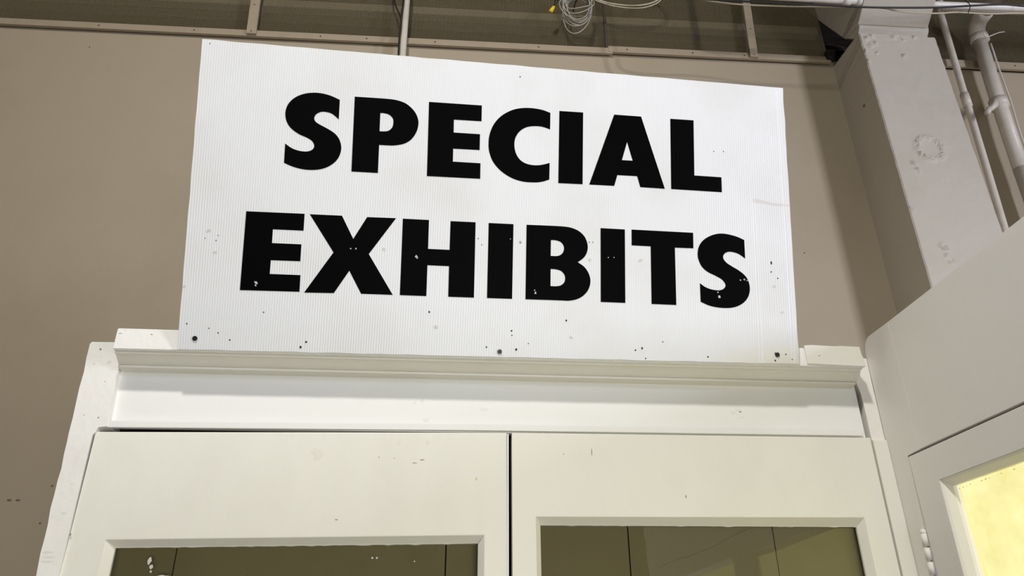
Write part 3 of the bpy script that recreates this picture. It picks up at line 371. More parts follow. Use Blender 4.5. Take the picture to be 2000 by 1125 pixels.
# wire mesh over the gap at the wall top: one screen each side of the column
def mesh_screen(name, x0, x1, label, bars):
    s = empty(name); tag(s, label, 'mesh screen')
    p = 0.0065; t = 0.0009; y = 2.515
    bm = bmesh.new()
    n = int((x1-x0)/p)
    for i in range(n+1):
        x = x0 + i*p + random.uniform(-0.0004, 0.0004)
        add_box(bm, x-t, x+t, y-t, y+t, 4.05, 4.80)
    for j in range(int(0.74/p)):
        z = 4.055 + j*p
        add_box(bm, x0, x1, y+t, y+3*t, z-t, z+t)
    w = link('wire_mesh', bm, M['wire'], s); w['kind'] = 'stuff'
    for (xb, xt, wd_, zb) in bars:
        bm = bmesh.new()
        vs = add_box(bm, xb, xb+wd_, 2.464, 2.479, zb, 4.82)
        for v in vs:
            if v.co.z > 4.5: v.co.x += xt
        bmesh.ops.bevel(bm, geom=list(bm.edges), offset=0.0015, segments=1, affect='EDGES')
        b = link('mullion', bm, M['batten'], s)
        for dz in (0.012, 0.17):
            bm = bmesh.new()
            bmesh.ops.create_cone(bm, cap_ends=True, segments=10, radius1=0.004, radius2=0.0025, depth=0.004)
            bmesh.ops.rotate(bm, verts=bm.verts, cent=(0, 0, 0), matrix=Matrix.Rotation(math.pi/2, 3, 'X'))
            bmesh.ops.translate(bm, verts=bm.verts, vec=(xb+wd_*0.5+xt*dz/0.75, 2.4632, zb+dz))
            link('screw_head', bm, M['mark'], b)
    return s
scr = mesh_screen('mesh_screen', -3.2, 1.66, 'long brown wire mesh screen along wall top above the sign', [(-0.975, -0.04, 0.042, 4.063), (1.262, 0.03, 0.037, 4.071)])
box('mesh_joint', 0.612, 0.622, 2.505, 2.520, 4.09, 4.80, M['soffit'], scr)
mesh_screen('mesh_screen', 2.0, 4.0, 'short dark wire mesh screen behind the two wall pipes', [])

def batten(name, x0, x1, zb, zt, gap, label, screws):
    b = empty(name); tag(b, label, 'trim', kind='structure')
    box('batten', x0, x1, 2.5-gap-0.014, 2.5-gap, zb, zt, M['batten'], b, 0.0015)
    box('batten_packing', x0+0.002, x1-0.002, 2.5-gap, 2.5, zb+0.010, zt-0.004, M['void'], b)
    for x in screws:
        bm = bmesh.new()
        bmesh.ops.create_cone(bm, cap_ends=True, segments=10, radius1=0.0045, radius2=0.003, depth=0.004)
        bmesh.ops.rotate(bm, verts=bm.verts, cent=(0, 0, 0), matrix=Matrix.Rotation(math.pi/2, 3, 'X'))
        bmesh.ops.translate(bm, verts=bm.verts, vec=(x, 2.5-gap-0.0150, (zb+zt)/2))
        link('screw_head', bm, M['mark'], b)
batten('trim_2', -3.2, 0.633, 4.060, 4.0935, 0.009, 'tan batten holding the mesh along the tan wall top', [-1.6, -1.2, -0.66, -0.46, -0.16, 0.3])
batten('trim_3', 0.615, 1.645, 4.068, 4.103, 0.011, 'tan batten end piece beside the column top', [0.70, 1.0, 1.24])
batten('trim_4', 2.01, 4.0, 4.078, 4.120, 0.016, 'pale batten under the mesh behind the two pipes', [2.53])
# torn black tape at the batten's end by the column
bm = bmesh.new(); add_box(bm, 1.622, 1.66, 2.455, 2.482, 4.082, 4.125)
bmesh.ops.subdivide_edges(bm, edges=list(bm.edges), cuts=2)
for v in bm.verts: v.co += noise.noise_vector(v.co*40)*0.007
tag(link('black_tape', bm, M['black']), 'wad of black tape at the batten end beside the column', 'tape')

# ------------------------------------------------------------------ column
CYF = 2.269; CX0, CX1 = 1.664, 2.008
col = empty('column'); tag(col, 'square plastered column with peeling grey paint', 'column')
bm = bmesh.new()
nx, nz = 60, 320
zt = 4.04
def disp(x, z):
    d = 0.0012*noise.fractal(Vector((x*14, 0.3, z*14)), 0.8, 2.0, 3)
    r = math.hypot(x-RING[0], z-RING[2])
    ang = math.atan2(z-RING[2], x-RING[0])
    d += 0.0085*math.exp(-((r-0.052)/0.013)**2)*(0.4+0.9*abs(noise.noise(Vector((x*55, 3.1, z*55))))*1.6)
    d += 0.0015*(1 if r < 0.05 else 0)
    for (a, b, c) in LUMPS:
        q = math.hypot(x-a, z-c)
        if q < 0.05: d += 0.011*math.exp(-(q/0.011)**2)*(0.5+noise.noise(Vector((x*60, 1.7, z*60))))
    return d
G = []
for j in range(nz+1):
    row = []
    z = 2.6 + (zt-2.6)*j/nz
    for i in range(nx+1):
        x = CX0 + (CX1-CX0)*i/nx
        e = min(i, nx-i)
        rx = 0.0
        y = CYF - disp(x, z)
        if e == 0:
            y += 0.004
            rx = (1 if i == 0 else -1)*max(0, 0.0006+0.0035*noise.fractal(Vector((i, 5.0, z*22)), 0.7, 2.2, 4)*(0.3+1.2*max(0, z-3.6)))
        zz = z
        if j == nz: zz += 0.012*noise.noise(Vector((x*22, 8.1, 0)))
        row.append(bm.verts.new((x+rx, y, zz)))
    G.append(row)
for j in range(nz):
    for i in range(nx):
        bm.faces.new((G[j][i], G[j][i+1], G[j+1][i+1], G[j+1][i]))
# sides and top, closing against the wall
Lb = [bm.verts.new((CX0, WY, r_[0].co.z if k < nz else 4.066)) for k, r_ in enumerate(G)]
Rb = [bm.verts.new((CX1, WY, r_[-1].co.z if k < nz else 4.066)) for k, r_ in enumerate(G)]
for j in range(nz):
    bm.faces.new((G[j][0], G[j+1][0], Lb[j+1], Lb[j])); bm.faces.new((G[j+1][-1], G[j][-1], Rb[j], Rb[j+1]))
for i in range(nx):
    pass
bm.faces.new([G[nz][i] for i in range(nx+1)] + [Rb[nz], Lb[nz]])
link('shaft', bm, M['column'], col)
box('shaft_base', CX0, CX1, CYF, WY, 0, 2.6, M['column'], col)
# neck moulding over the shaft, then the haunch reaching towards the room
prism('neck_moulding', [(2.296, 4.03), (2.37, 4.113), (2.36, 4.20), (2.262, 4.20), (2.262, 4.085), (2.268, 4.07), (2.285, 4.055), (2.292, 4.045)], 'x', 1.672, 1.985, M['column'], col, 0.003)
prism('haunch', [(2.258, 4.082), (2.37, 4.108), (2.50, 4.345), (2.61, 4.56), (2.70, 4.898), (1.2, 4.898), (1.2, 4.72), (2.05, 4.24)], 'x', CX0, CX1-0.03, M['column'], col, 0.004)
bm = bmesh.new()
bmesh.ops.create_uvsphere(bm, u_segments=8, v_segments=6, radius=0.006)
bmesh.ops.translate(bm, verts=bm.verts, vec=(CX0, 2.36, 3.72))
link('plug', bm, M['mark'], col)

# ------------------------------------------------------------------ header, casing and doors
DY = 1.40
hd = empty('trim_5'); tag(hd, 'cream wooden header with crown moulding under the white sign', 'header', kind='structure')
XL, XR = -0.655, 0.800
bm = bmesh.new()
def frame_prism(bm, zl, zr, zbl, zbr, y0, y1):
    v = [bm.verts.new(p) for p in ((XL, y0, zbl), (XR, y0, zbr), (XR, y0, zr), (XL, y0, zl), (XL, y1, zbl), (XR, y1, zbr), (XR, y1, zr), (XL, y1, zl))]
    for f in ((0, 1, 2, 3), (7, 6, 5, 4), (0, 4, 5, 1), (1, 5, 6, 2), (2, 6, 7, 3), (3, 7, 4, 0)): bm.faces.new([v[i] for i in f])
frame_prism(bm, 2.1915, 2.184, 2.1490, 2.1445, 1.3495, 1.41)
bmesh.ops.bevel(bm, geom=list(bm.edges), offset=0.0015, segments=2, affect='EDGES')
link('fascia_board', bm, M['casing'], hd)
prism('fascia_end_block', [(0.684, 2.150), (0.803, 2.1465), (0.802, 2.165), (0.7985, 2.172), (0.799, 2.1885), (0.76, 2.1895), (0.745, 2.1885), (0.70, 2.190), (0.684, 2.189)], 'y', 1.3465, 1.351, M['crown'], hd, 0.0008)
def moulding(name, prof, xl, xr, mat, jag=0.0):
    bm = bmesh.new(); n = 60
    rows = []
    for i in range(n+1):
        x = xl + (xr-xl)*i/n
        dz = -0.0035*(x-xl)/(xr-xl)
        row = []
        for k, (y, z) in enumerate(prof):
            xx = x + (random.uniform(-jag, jag) if i == n else 0)
            row.append(bm.verts.new((xx, y, z+dz)))
        rows.append(row)
    m = len(prof)
    for a, b in zip(rows, rows[1:]):
        for k in range(m): bm.faces.new((a[k], b[k], b[(k+1) % m], a[(k+1) % m]))
    bm.faces.new(rows[0][::-1]); bm.faces.new(rows[-1])
    return link(name, bm, mat, hd)
moulding('crown_moulding', [(1.352, 2.1495), (1.3610, 2.1490), (1.3600, 2.1480), (1.3605, 2.1448), (1.3665, 2.1440), (1.3720, 2.1408), (1.3790, 2.1362), (1.3870, 2.1318), (1.3885, 2.1322), (1.3855, 2.1302), (1.3855, 2.1262), (1.4100, 2.1245), (1.4100, 2.1495)], XL+0.001, XR-0.001, M['crown'], 0.003)
box('frieze_board', -0.662, 0.806, 1.409, 1.424, 2.0165, 2.155, M['frieze'], hd, 0.001)
prism('bead_strip', [(-0.6515, 2.0125), (0.0, 2.0180), (0.792, 2.0195), (0.7985, 2.024), (0.797, 2.0305), (0.0, 2.0285), (-0.6515, 2.0255)], 'y', 1.397, 1.404, M['frieze'], hd, 0.0015)
# drips of old yellow varnish under the crown
for (x, z, w) in ((0.055, 2.1262, 0.016), (0.115, 2.1262, 0.006), (0.02, 2.127, 0.006)):
    bm = bmesh.new(); bmesh.ops.create_uvsphere(bm, u_segments=10, v_segments=6, radius=1)
    for v in bm.verts: v.co = Vector((x+v.co.x*w, 1.3885+v.co.y*0.0012, z+v.co.z*0.0018))
    link('varnish_drip', bm, flat('yellow_varnish', (0.55, 0.42, 0.16, 1), 0.4), hd)

# left casing board with its wavy outer edge and the proud block on top
lc = empty('trim_6'); tag(lc, 'white chipped casing board left of the doors by tan wall', 'casing', kind='structure')
prism('casing_board', [(-0.7224, 2.176), (-0.7195, 2.1810), (-0.662, 2.1815), (-0.6578, 2.178), (-0.656, 2.12), (-0.653, 2.05), (-0.6505, 2.0135),
    (-0.6685, 2.0128), (-0.6695, 2.004), (-0.6750, 1.998), (-0.6705, 1.757), (-0.6700, 0.0), (-0.706, 0.0), (-0.706, 1.5), (-0.7071, 1.754), (-0.7100, 1.790), (-0.7098, 1.815),
    (-0.7105, 1.838), (-0.7132, 1.865), (-0.7130, 1.890), (-0.7138, 1.915), (-0.7128, 1.935), (-0.7150, 1.960), (-0.7144, 1.985), (-0.7172, 2.000), (-0.7168, 2.030), (-0.7195, 2.085), (-0.7190, 2.120), (-0.7215, 2.150)], 'y', 1.396, 1.45, M['casing'], lc, 0.0012)
rc = empty('trim_7'); tag(rc, 'narrow cream casing strip between right door and side partition', 'casing', kind='structure')
box('casing_board', 0.8125, 0.8412, 1.396, 1.45, 0, 2.012, M['door'], rc, 0.002)
prism('casing_block', [(0.8135, 2.012), (0.8412, 2.012), (0.8412, 2.186), (0.802, 2.186), (0.8035, 2.15), (0.813, 2.11), (0.8135, 2.06)], 'y', 1.402, 1.45, M['partition'], rc, 0.001)
# enclosure behind the doors
ve = empty('wall_vestibule'); tag(ve, 'boxed enclosure of boards behind the glazed doors', 'enclosure', kind='structure')
box('side_board', -0.700, -0.672, 1.45, WY, 0, 2.15, M['wall'], ve)
box('side_board', 0.845, 0.873, 1.45, WY, 0, 2.15, M['wall'], ve)
box('roof_board', -0.700, 0.873, 1.42, WY, 2.13, 2.15, M['wall'], ve)

def leaf(name, label, outer, hole, glass, y0, mat, kindbits):
    """Door leaf in the plane y = y0. outer: 4 corners (x,z), hole: 4 moulding corners, glass: 4 inner corners."""
    d = empty(name); tag(d, label, 'door', kind='structure')
    th = 0.035
    def ring(nm, A, B, ya, yb, m_):
        bm = bmesh.new()
        a = [bm.verts.new((x, ya, z)) for x, z in A]; b = [bm.verts.new((x, yb, z)) for x, z in B]
        a2 = [bm.verts.new((x, y0+th, z)) for x, z in A]; b2 = [bm.verts.new((x, y0+th, z)) for x, z in B]
        for i in range(4):
            j = (i+1) % 4
            bm.faces.new((a[i], a[j], b[j], b[i])); bm.faces.new((a2[j], a2[i], b2[i], b2[j]))
            bm.faces.new((a[j], a[i], a2[i], a2[j])); bm.faces.new((b[i], b[j], b2[j], b2[i]))
        return link(nm, bm, m_, d)
    fr = ring('leaf_frame', outer, hole, y0, y0, mat)
    bv = fr.modifiers.new('bevel', 'BEVEL'); bv.width = 0.0015; bv.segments = 2
    # four glazing beads, mitred, each sloping back to the glass
    for i in range(4):
        j = (i+1) % 4
        bm = bmesh.new()
        H0, H1, G0, G1 = hole[i], hole[j], glass[i], glass[j]
        pts = []
        for (h, g) in ((H0, G0), (H1, G1)):
            hx, hz = h; gx, gz = g
            mx_, mz_ = hx+(gx-hx)*0.22, hz+(gz-hz)*0.22
            pts.append([bm.verts.new((hx, y0+0.0005, hz)), bm.verts.new((mx_, y0+0.003, mz_)), bm.verts.new((gx, y0+0.013, gz)), bm.verts.new((gx, y0+0.018, gz)), bm.verts.new((hx, y0+0.018, hz))])
        a, b = pts
        for k in range(5): bm.faces.new((a[k], b[k], b[(k+1) % 5], a[(k+1) % 5]))
        bm.faces.new(a[::-1]); bm.faces.new(b)
        link('glazing_bead', bm, M['crown'] if kindbits == 'yellow' else mat, d)
    xs = [p[0] for p in glass]; zs = [p[1] for p in glass]
    # ragged line of old putty along the top of the glass
    bm = bmesh.new()
    n = 90; prev = None
    for i in range(n+1):
        t = i/n
        x = glass[0][0]+(glass[1][0]-glass[0][0])*t; z = glass[0][1]+(glass[1][1]-glass[0][1])*t
        dz = 0.0012+0.0022*max(0, noise.noise(Vector((x*60, 2.0, 7.7))))
        cur = [bm.verts.new((x, y0+0.0125, z+0.001)), bm.verts.new((x, y0+0.0125, z-dz)), bm.verts.new((x, y0+0.018, z-dz)), bm.verts.new((x, y0+0.018, z+0.001))]
        if prev:
            for k in range(4): bm.faces.new((prev[k], cur[k], cur[(k+1) % 4], prev[(k+1) % 4]))
        else: bm.faces.new(cur[::-1])
        prev = cur
    bm.faces.new(prev)
    link('putty_line', bm, M['crown'], d)
    box('glass_pane', min(xs)-0.006, max(xs)+0.006, y0+0.0185, y0+0.0215, min(zs)-0.006, max(zs)+0.006, M['glass'], d)
    return d
d1 = leaf('door_1', 'cream glazed door leaf with deeper top rail, beside white chipped casing', [(-0.6715, 2.0045), (0.0890, 2.0150), (0.0960, 0.02), (-0.6675, 0.02)],
     [(-0.610, 1.8133), (0.0482, 1.8259), (0.050, 0.95), (-0.606, 0.95)], [(-0.5957, 1.8035), (0.0377, 1.8150), (0.0390, 0.962), (-0.592, 0.962)], 1.400, M['door'], 'plain')
d2 = leaf('door_2', 'cream glazed door leaf with shallower top rail, beside the side partition', [(0.0985, 2.0160), (0.8100, 2.0170), (0.8100, 0.02), (0.1035, 0.02)],
     [(0.1426, 1.8588), (0.7634, 1.8625), (0.764, 0.95), (0.1450, 0.95)], [(0.1515, 1.8478), (0.7516, 1.8494), (0.752, 0.962), (0.154, 0.962)], 1.400, M['door'], 'yellow')
box('meeting_strip', 0.0895, 0.0925, 1.397, 1.43, 0.02, 2.0120, M['casing'], d1, 0.0008)
# backing boards close behind the glass
for d, xa, xb, seams in ((d1, -0.66, 0.085, (-0.50, -0.02)), (d2, 0.105, 0.80, (0.32, 0.60))):
    cuts = [xa] + list(seams) + [xb]
    for a, b in zip(cuts, cuts[1:]):
        box('backing_board', a+0.0012, b-0.0012, 1.442, 1.450, 0.5, 1.97, M['backing'], d)
# blobs of paint and tape on the glass
def blob(parent, x, z, w, h, mat, y):
    bm = bmesh.new(); bmesh.ops.create_uvsphere(bm, u_segments=12, v_segments=6, radius=1)
    for v in bm.verts:
        k = 1+0.45*noise.noise(Vector((v.co.x*2+x*50, v.co.z*2, z*31)))
        v.co = Vector((x+v.co.x*w*k, y+v.co.y*0.0004, z+v.co.z*h*k))
    link('paint_fleck', bm, mat, parent)
for (x, z, w, h) in ((-0.535, 1.782, 0.0035, 0.006), (-0.530, 1.772, 0.003, 0.004), (-0.529, 1.764, 0.002, 0.002), (-0.508, 1.756, 0.012, 0.0025), (-0.150, 1.7885, 0.0018, 0.0018), (-0.142, 1.7885, 0.0018, 0.0018), (-0.075, 1.783, 0.0012, 0.0014)):
    blob(d1, x, z, w, h, M['scar'], 1.4183)

def near_parent(y):
    return {1.3995: None, 1.4085: hd, 1.3955: lc, 1.3513: hd, 1.347: hd}[y]
SC = [flat('brown_scratch', (0.30, 0.25, 0.18, 1), 0.6), flat('yellow_spot', (0.62, 0.50, 0.28, 1), 0.5), None]
def smudge(base):
    return flat('faint_smudge', tuple(c*0.95 for c in base)+(1,), 0.5)
SM = {'d': smudge((0.80, 0.77, 0.68)), 'f': smudge((0.80, 0.80, 0.76)), 'c': smudge((0.78, 0.76, 0.70))}
for (x, y, z, w, h, k) in SCUFFS:
    if w > 0.0105: continue
    p = near_parent(y) or (d1 if x < 0.095 else d2)
    m_ = SC[k] or SM['f' if y == 1.4085 else 'd' if y == 1.3995 else 'c']
    yy = {1.3995: 1.40, 1.4085: 1.409, 1.3955: 1.396, 1.3513: 1.3495, 1.347: 1.3465}[y]
    bm = bmesh.new(); bmesh.ops.create_uvsphere(bm, u_segments=16, v_segments=6, radius=1)
    for v in bm.verts:
        q = 1+0.8*noise.noise(Vector((v.co.x*1.6+x*60, v.co.z*1.6+z*40, 0.3)))
        v.co = Vector((x+v.co.x*w*q, yy+v.co.y*0.00025, z+v.co.z*h*q))
    link('scuff', bm, m_, p)

# ------------------------------------------------------------------ side partition with its own glazed leaf
PX = 0.8415
pt = empty('wall_partition'); tag(pt, 'grey white boarded side partition beside the right door', 'partition wall', kind='structure')
def xprism(name, poly, x0, x1, mat, parent, bev=0.0): return prism(name, poly, 'x', x0, x1, mat, parent, bev)
bm = bmesh.new()
# corner post with a rounded top end
pts = [(1.4015, 0.0), (1.4015, 2.200), (1.397, 2.214), (1.387, 2.222), (1.378, 2.2255), (1.2995, 2.2240), (1.2995, 1.9685), (1.3425, 1.9675), (1.3500, 1.829), (1.372, 0.0)]
xprism('corner_post', pts, PX, PX+0.07, M['partition'], pt, 0.0006)
xprism('head_panel', [(1.2988, 2.2240), (-0.40, 2.216), (-0.40, 1.9665), (1.2988, 1.9690)], PX, PX+0.07, M['partition'], pt, 0.0005)
xprism('end_post', [(-0.40, 2.214), (-0.60, 2.213), (-0.60, 0.0), (-0.40, 0.0)], PX, PX+0.07, M['partition'], pt, 0.002)

def side_leaf(name, label, ya, yb, tilt, hole_t=1.905, bottom=0.02):
    """Leaf in the plane x = PX; ya is the far edge, yb the near edge."""
    d = empty(name); tag(d, label, 'door', kind='structure')
    def P(y, z): return (y + (ya and tilt*(1.966-z)), z)
    zt_ = 1.9645
    outer = [P(ya, zt_), P(yb, zt_-0.001), P(yb, bottom), P(ya, bottom)]
    hole = [(ya-0.074+0.0, hole_t), (yb+0.074, hole_t-0.001), (yb+0.074, 0.95), (ya-0.074, 0.95)]
    gl = [(ya-0.0835, hole_t-0.0115), (yb+0.0835, hole_t-0.0125), (yb+0.0835, 0.962), (ya-0.0835, 0.962)]
    bm = bmesh.new()
    f0, f1 = PX, PX+0.04
    a = [bm.verts.new((f0, y, z)) for y, z in outer]; b = [bm.verts.new((f0, y, z)) for y, z in hole]
    a2 = [bm.verts.new((f1, y, z)) for y, z in outer]; b2 = [bm.verts.new((f1, y, z)) for y, z in hole]
    for i in range(4):
        j = (i+1) % 4
        bm.faces.new((a[i], a[j], b[j], b[i])); bm.faces.new((a2[j], a2[i], b2[i], b2[j]))
        bm.faces.new((a[j], a[i], a2[i], a2[j])); bm.faces.new((b[i], b[j], b2[j], b2[i]))
    fr = link('leaf_frame', bm, M['partition'], d)
    bv = fr.modifiers.new('bevel', 'BEVEL'); bv.width = 0.0015; bv.segments = 2
    for i in range(4):
        j = (i+1) % 4
        bm = bmesh.new(); pts = []
        for (h, g) in ((hole[i], gl[i]), (hole[j], gl[j])):
            m1 = (h[0]+(g[0]-h[0])*0.3, h[1]+(g[1]-h[1])*0.3)
            pts.append([bm.verts.new((f0+0.0005, *h)), bm.verts.new((f0+0.004, *m1)), bm.verts.new((f0+0.016, *g)), bm.verts.new((f0+0.022, *g)), bm.verts.new((f0+0.022, *h))])
        a, b = pts
        for k in range(5): bm.faces.new((a[k], b[k], b[(k+1) % 5], a[(k+1) % 5]))
        bm.faces.new(a[::-1]); bm.faces.new(b)
        link('glazing_bead', bm, M['partition'], d)
    p = box('glass_pane', f0+0.0225, f0+0.0255, gl[1][0]-0.006, gl[0][0]+0.006, 0.956, gl[0][1]+0.006, M['lit'], d)
    p['label'] = 'yellow lit window pane'
    # fold of paper showing down the far side of the pane
    for nm, w0, w1, m_ in (('paper_fold', 0.010, 0.030, M['fold']), ('paper_edge', 0.0055, 0.011, M['edge'])):
        y_ = gl[0][0]; z0_, z1_ = gl[0][1], 1.60
        dx_ = 0.0222 if nm == 'paper_fold' else 0.0219
        xprism(nm, [(y_, z0_), (y_, z1_), (y_-w1, z1_), (y_-w0, z0_-0.02), (y_-w0, z0_)], f0+dx_, f0+0.0226, m_, d)
    # torn paper edge behind the glass
    bm = bmesh.new(); n = 60
    for i in range(n):
        if random.random() < 0.45:
            y = gl[0][0]-0.006 - i*(gl[0][0]-gl[1][0]-0.012)/n; w = random.uniform(0.001, 0.003)
            zc = gl[0][1]-0.0045-random.uniform(0, 0.0012)
            add_box(bm, f0+0.0218, f0+0.0226, y-w, y, zc-0.0012, zc)
    t = link('torn_edge', bm, M['smear'], d)
    t['kind'] = 'stuff'
    return d
d3 = side_leaf('door_3', 'grey white partition leaf with lit yellow pane, hinged at the corner post', 1.3405, 0.56, -0.055*0)
d4 = side_leaf('door_4', 'grey white partition leaf with lit yellow pane, far from corner post', 0.557, -0.395, 0.0)
# painted-over butt hinge on the seam
hg = None
bm = bmesh.new()
for k in range(5):
    z0 = 1.826 - k*0.024
    add_tube(bm, [(PX-0.004, 1.3445+0.0006*k, z0), (PX-0.004, 1.3451+0.0006*k, z0-0.0205)], 0.0052, 10)
hg = link('hinge', bm, M['partition'], d3, True)
bm = bmesh.new(); bmesh.ops.create_uvsphere(bm, u_segments=10, v_segments=6, radius=0.0058)
bmesh.ops.translate(bm, verts=bm.verts, vec=(PX-0.004, 1.3443, 1.829)); link('hinge_finial', bm, M['partition'], hg, True)

# ------------------------------------------------------------------ the sign
BL, BR, TL, TR = (Vector(p) for p in (SIGN_BL, SIGN_BR, SIGN_TL, SIGN_TR))
def S(u, v, off=0.0):
    a, b = u/SIGN_W, v/SIGN_H
    p = (1-b)*((1-a)*BL+a*BR) + b*((1-a)*TL+a*TR)
    du = (1-b)*(BR-BL) + b*(TR-TL); dv = (1-a)*(TL-BL) + a*(TR-BR)
    n = du.cross(dv).normalized()          # towards the viewer
    return p + n*off
sign = empty('sign')
tag(sign, 'large white corrugated plastic sign lettered SPECIAL EXHIBITS', 'sign')
bm = bmesh.new()
uvl = bm.loops.layers.uv.new('uv')
nu, nv = 96, 48
fr_, bk_ = [], []
UVD = {}
for j in range(nv+1):
    ra, rb = [], []
    for i in range(nu+1):
        u, v = SIGN_W*i/nu, SIGN_H*j/nv
        # slightly nibbled edges
        uu, vv = u, v
        if i in (0, nu): uu += 0.0012*noise.noise(Vector((i, v*22, 1)))
        if j in (0, nv): vv += 0.0010*noise.noise(Vector((u*22, j, 4)))
        bow = 0.0015*math.sin(u*7+1)*math.sin(v*5)
        a = bm.verts.new(S(uu, vv, 0)); b = bm.verts.new(S(uu, vv, -0.005))
        UVD[a] = UVD[b] = (uu, vv)
        ra.append(a); rb.append(b)
    fr_.append(ra); bk_.append(rb)
for j in range(nv):
    for i in range(nu):
        bm.faces.new((fr_[j][i], fr_[j][i+1], fr_[j+1][i+1], fr_[j+1][i]))
        bm.faces.new((bk_[j+1][i], bk_[j+1][i+1], bk_[j][i+1], bk_[j][i]))
for i in range(nu):
    bm.faces.new((fr_[0][i+1], fr_[0][i], bk_[0][i], bk_[0][i+1])); bm.faces.new((fr_[nv][i], fr_[nv][i+1], bk_[nv][i+1], bk_[nv][i]))
for j in range(nv):
    bm.faces.new((fr_[j][0], fr_[j+1][0], bk_[j+1][0], bk_[j][0])); bm.faces.new((fr_[j+1][nu], fr_[j][nu], bk_[j][nu], bk_[j+1][nu]))
for f in bm.faces:
    for l in f.loops: l[uvl].uv = UVD[l.vert]
link('panel', bm, M['sign'], sign)

def letter(ch, contours, off=0.0006):
    cu = bpy.data.curves.new('tmp', 'CURVE'); cu.dimensions = '2D'; cu.fill_mode = 'BOTH'
    for c in contours:
        s = cu.splines.new('POLY'); s.points.add(len(c)-1); s.use_cyclic_u = True
        for p, (u, v) in zip(s.points, c): p.co = (u, v, 0, 1)
    ob = bpy.data.objects.new('tmp', cu); COL.objects.link(ob)
    dg = bpy.context.evaluated_depsgraph_get()
    me = bpy.data.meshes.new_from_object(ob.evaluated_get(dg))
    bm = bmesh.new(); bm.from_mesh(me)
    bpy.data.objects.remove(ob); bpy.data.curves.remove(cu); bpy.data.meshes.remove(me)
    bmesh.ops.remove_doubles(bm, verts=bm.verts, dist=1e-5)
    us = [v.co.x for v in bm.verts]; vs = [v.co.y for v in bm.verts]
    for lo, hi, ax in ((min(us), max(us), (1, 0, 0)), (min(vs), max(vs), (0, 1, 0))):
        k = math.ceil(lo/0.02)*0.02
        while k < hi:
            bmesh.ops.bisect_plane(bm, geom=bm.verts[:]+bm.edges[:]+bm.faces[:], plane_co=(k*ax[0], k*ax[1], 0), plane_no=ax)
            k += 0.02
    ret = bmesh.ops.extrude_face_region(bm, geom=list(bm.faces))
    top = {g for g in ret['geom'] if isinstance(g, bmesh.types.BMVert)}
    for v in bm.verts: v.co = S(v.co.x, v.co.y, off if v in top else 0.0001)
    return link('letter', bm, M['vinyl'], sign)
for i, (ch, cs) in enumerate(LETTERS):
    l = letter(ch, cs); l['label'] = 'black letter ' + ch

def disc(name, u, v, r, mat, off, wob=0.3, thick=0.0004, seg=12, asp=1.0, parent=None):
    bm = bmesh.new()
    pts = []
    for k in range(seg):
        a = 2*math.pi*k/seg
        rr = r*(1+wob*noise.noise(Vector((math.cos(a)*1.7+u*90, math.sin(a)*1.7+v*90, 0.5))))
        pts.append((u+rr*math.cos(a), v+rr*asp*math.sin(a)))
    c = bm.verts.new(S(u, v, off+thick))
    A_ = [bm.verts.new(S(a, b, off+thick)) for a, b in pts]; B_ = [bm.verts.new(S(a, b, off-thick)) for a, b in pts]
    for k in range(seg):
        j = (k+1) % seg
        bm.faces.new((c, A_[k], A_[j])); bm.faces.new((A_[k], B_[k], B_[j], A_[j]))
    bm.faces.new(B_[::-1])
    return link(name, bm, mat, parent or sign)
for (u, v, r) in SCREWS:
    s = disc('screw', u, v, r, M['screw'], 0.0009, 0.05, 0.0010, 16)
    s['label'] = 'black screw in the sign'
    disc('screw_slot', u, v, r*0.35, M['hole'], 0.0020, 0.05, 0.0002, 8, parent=s)
for k, (u, v, r) in enumerate(HOLES): disc('nail_hole', u, v, r*0.8, M['hole'], 0.0003, 0.7, 0.0002, 9, random.uniform(0.8, 1.6))
for (u, v, r) in DENTS: disc('dent', u, v, r*0.8, M['dent'], 0.00015, 0.9, 0.0001, 14, 0.9)
for (u, v, r) in SCARS: disc('scar', u, v, r*0.8, M['scar'], 0.0007, 1.0, 0.0002, 11, 1.1)
for (a, b) in CREASES:
    bm = bmesh.new()
    n = 24; prev = None; A_ = Vector(a); B_ = Vector(b); w = 0.0011
    for i in range(n+1):
        p = A_.lerp(B_, i/n)
        cur = [bm.verts.new(S(p.x-w, p.y, 0.00005)), bm.verts.new(S(p.x, p.y, 0.0006)), bm.verts.new(S(p.x+w, p.y, 0.00005))]
        if prev:
            for k in range(3): bm.faces.new((prev[k], cur[k], cur[(k+1) % 3], prev[(k+1) % 3]))
        else: bm.faces.new(cur[::-1])
        prev = cur
    bm.faces.new(prev)
    link('crease', bm, M['crease'], sign)
bm = bmesh.new(); prev = None
sm = spline([(u, v, 0) for u, v in SMEAR], 5)
for i, p in enumerate(sm):
    h = 0.0034*(1-i/len(sm))+0.0012
    cur = [bm.verts.new(S(p.x, p.y-h, 0.00025)), bm.verts.new(S(p.x, p.y+h, 0.00025))]
    if prev: bm.faces.new((prev[0], cur[0], cur[1], prev[1]))
    prev = cur
ret = bmesh.ops.extrude_face_region(bm, geom=list(bm.faces))
for v in [g for g in ret['geom'] if isinstance(g, bmesh.types.BMVert)]: v.co += Vector((0, 0.0002, 0))
link('smear', bm, M['smear'], sign)

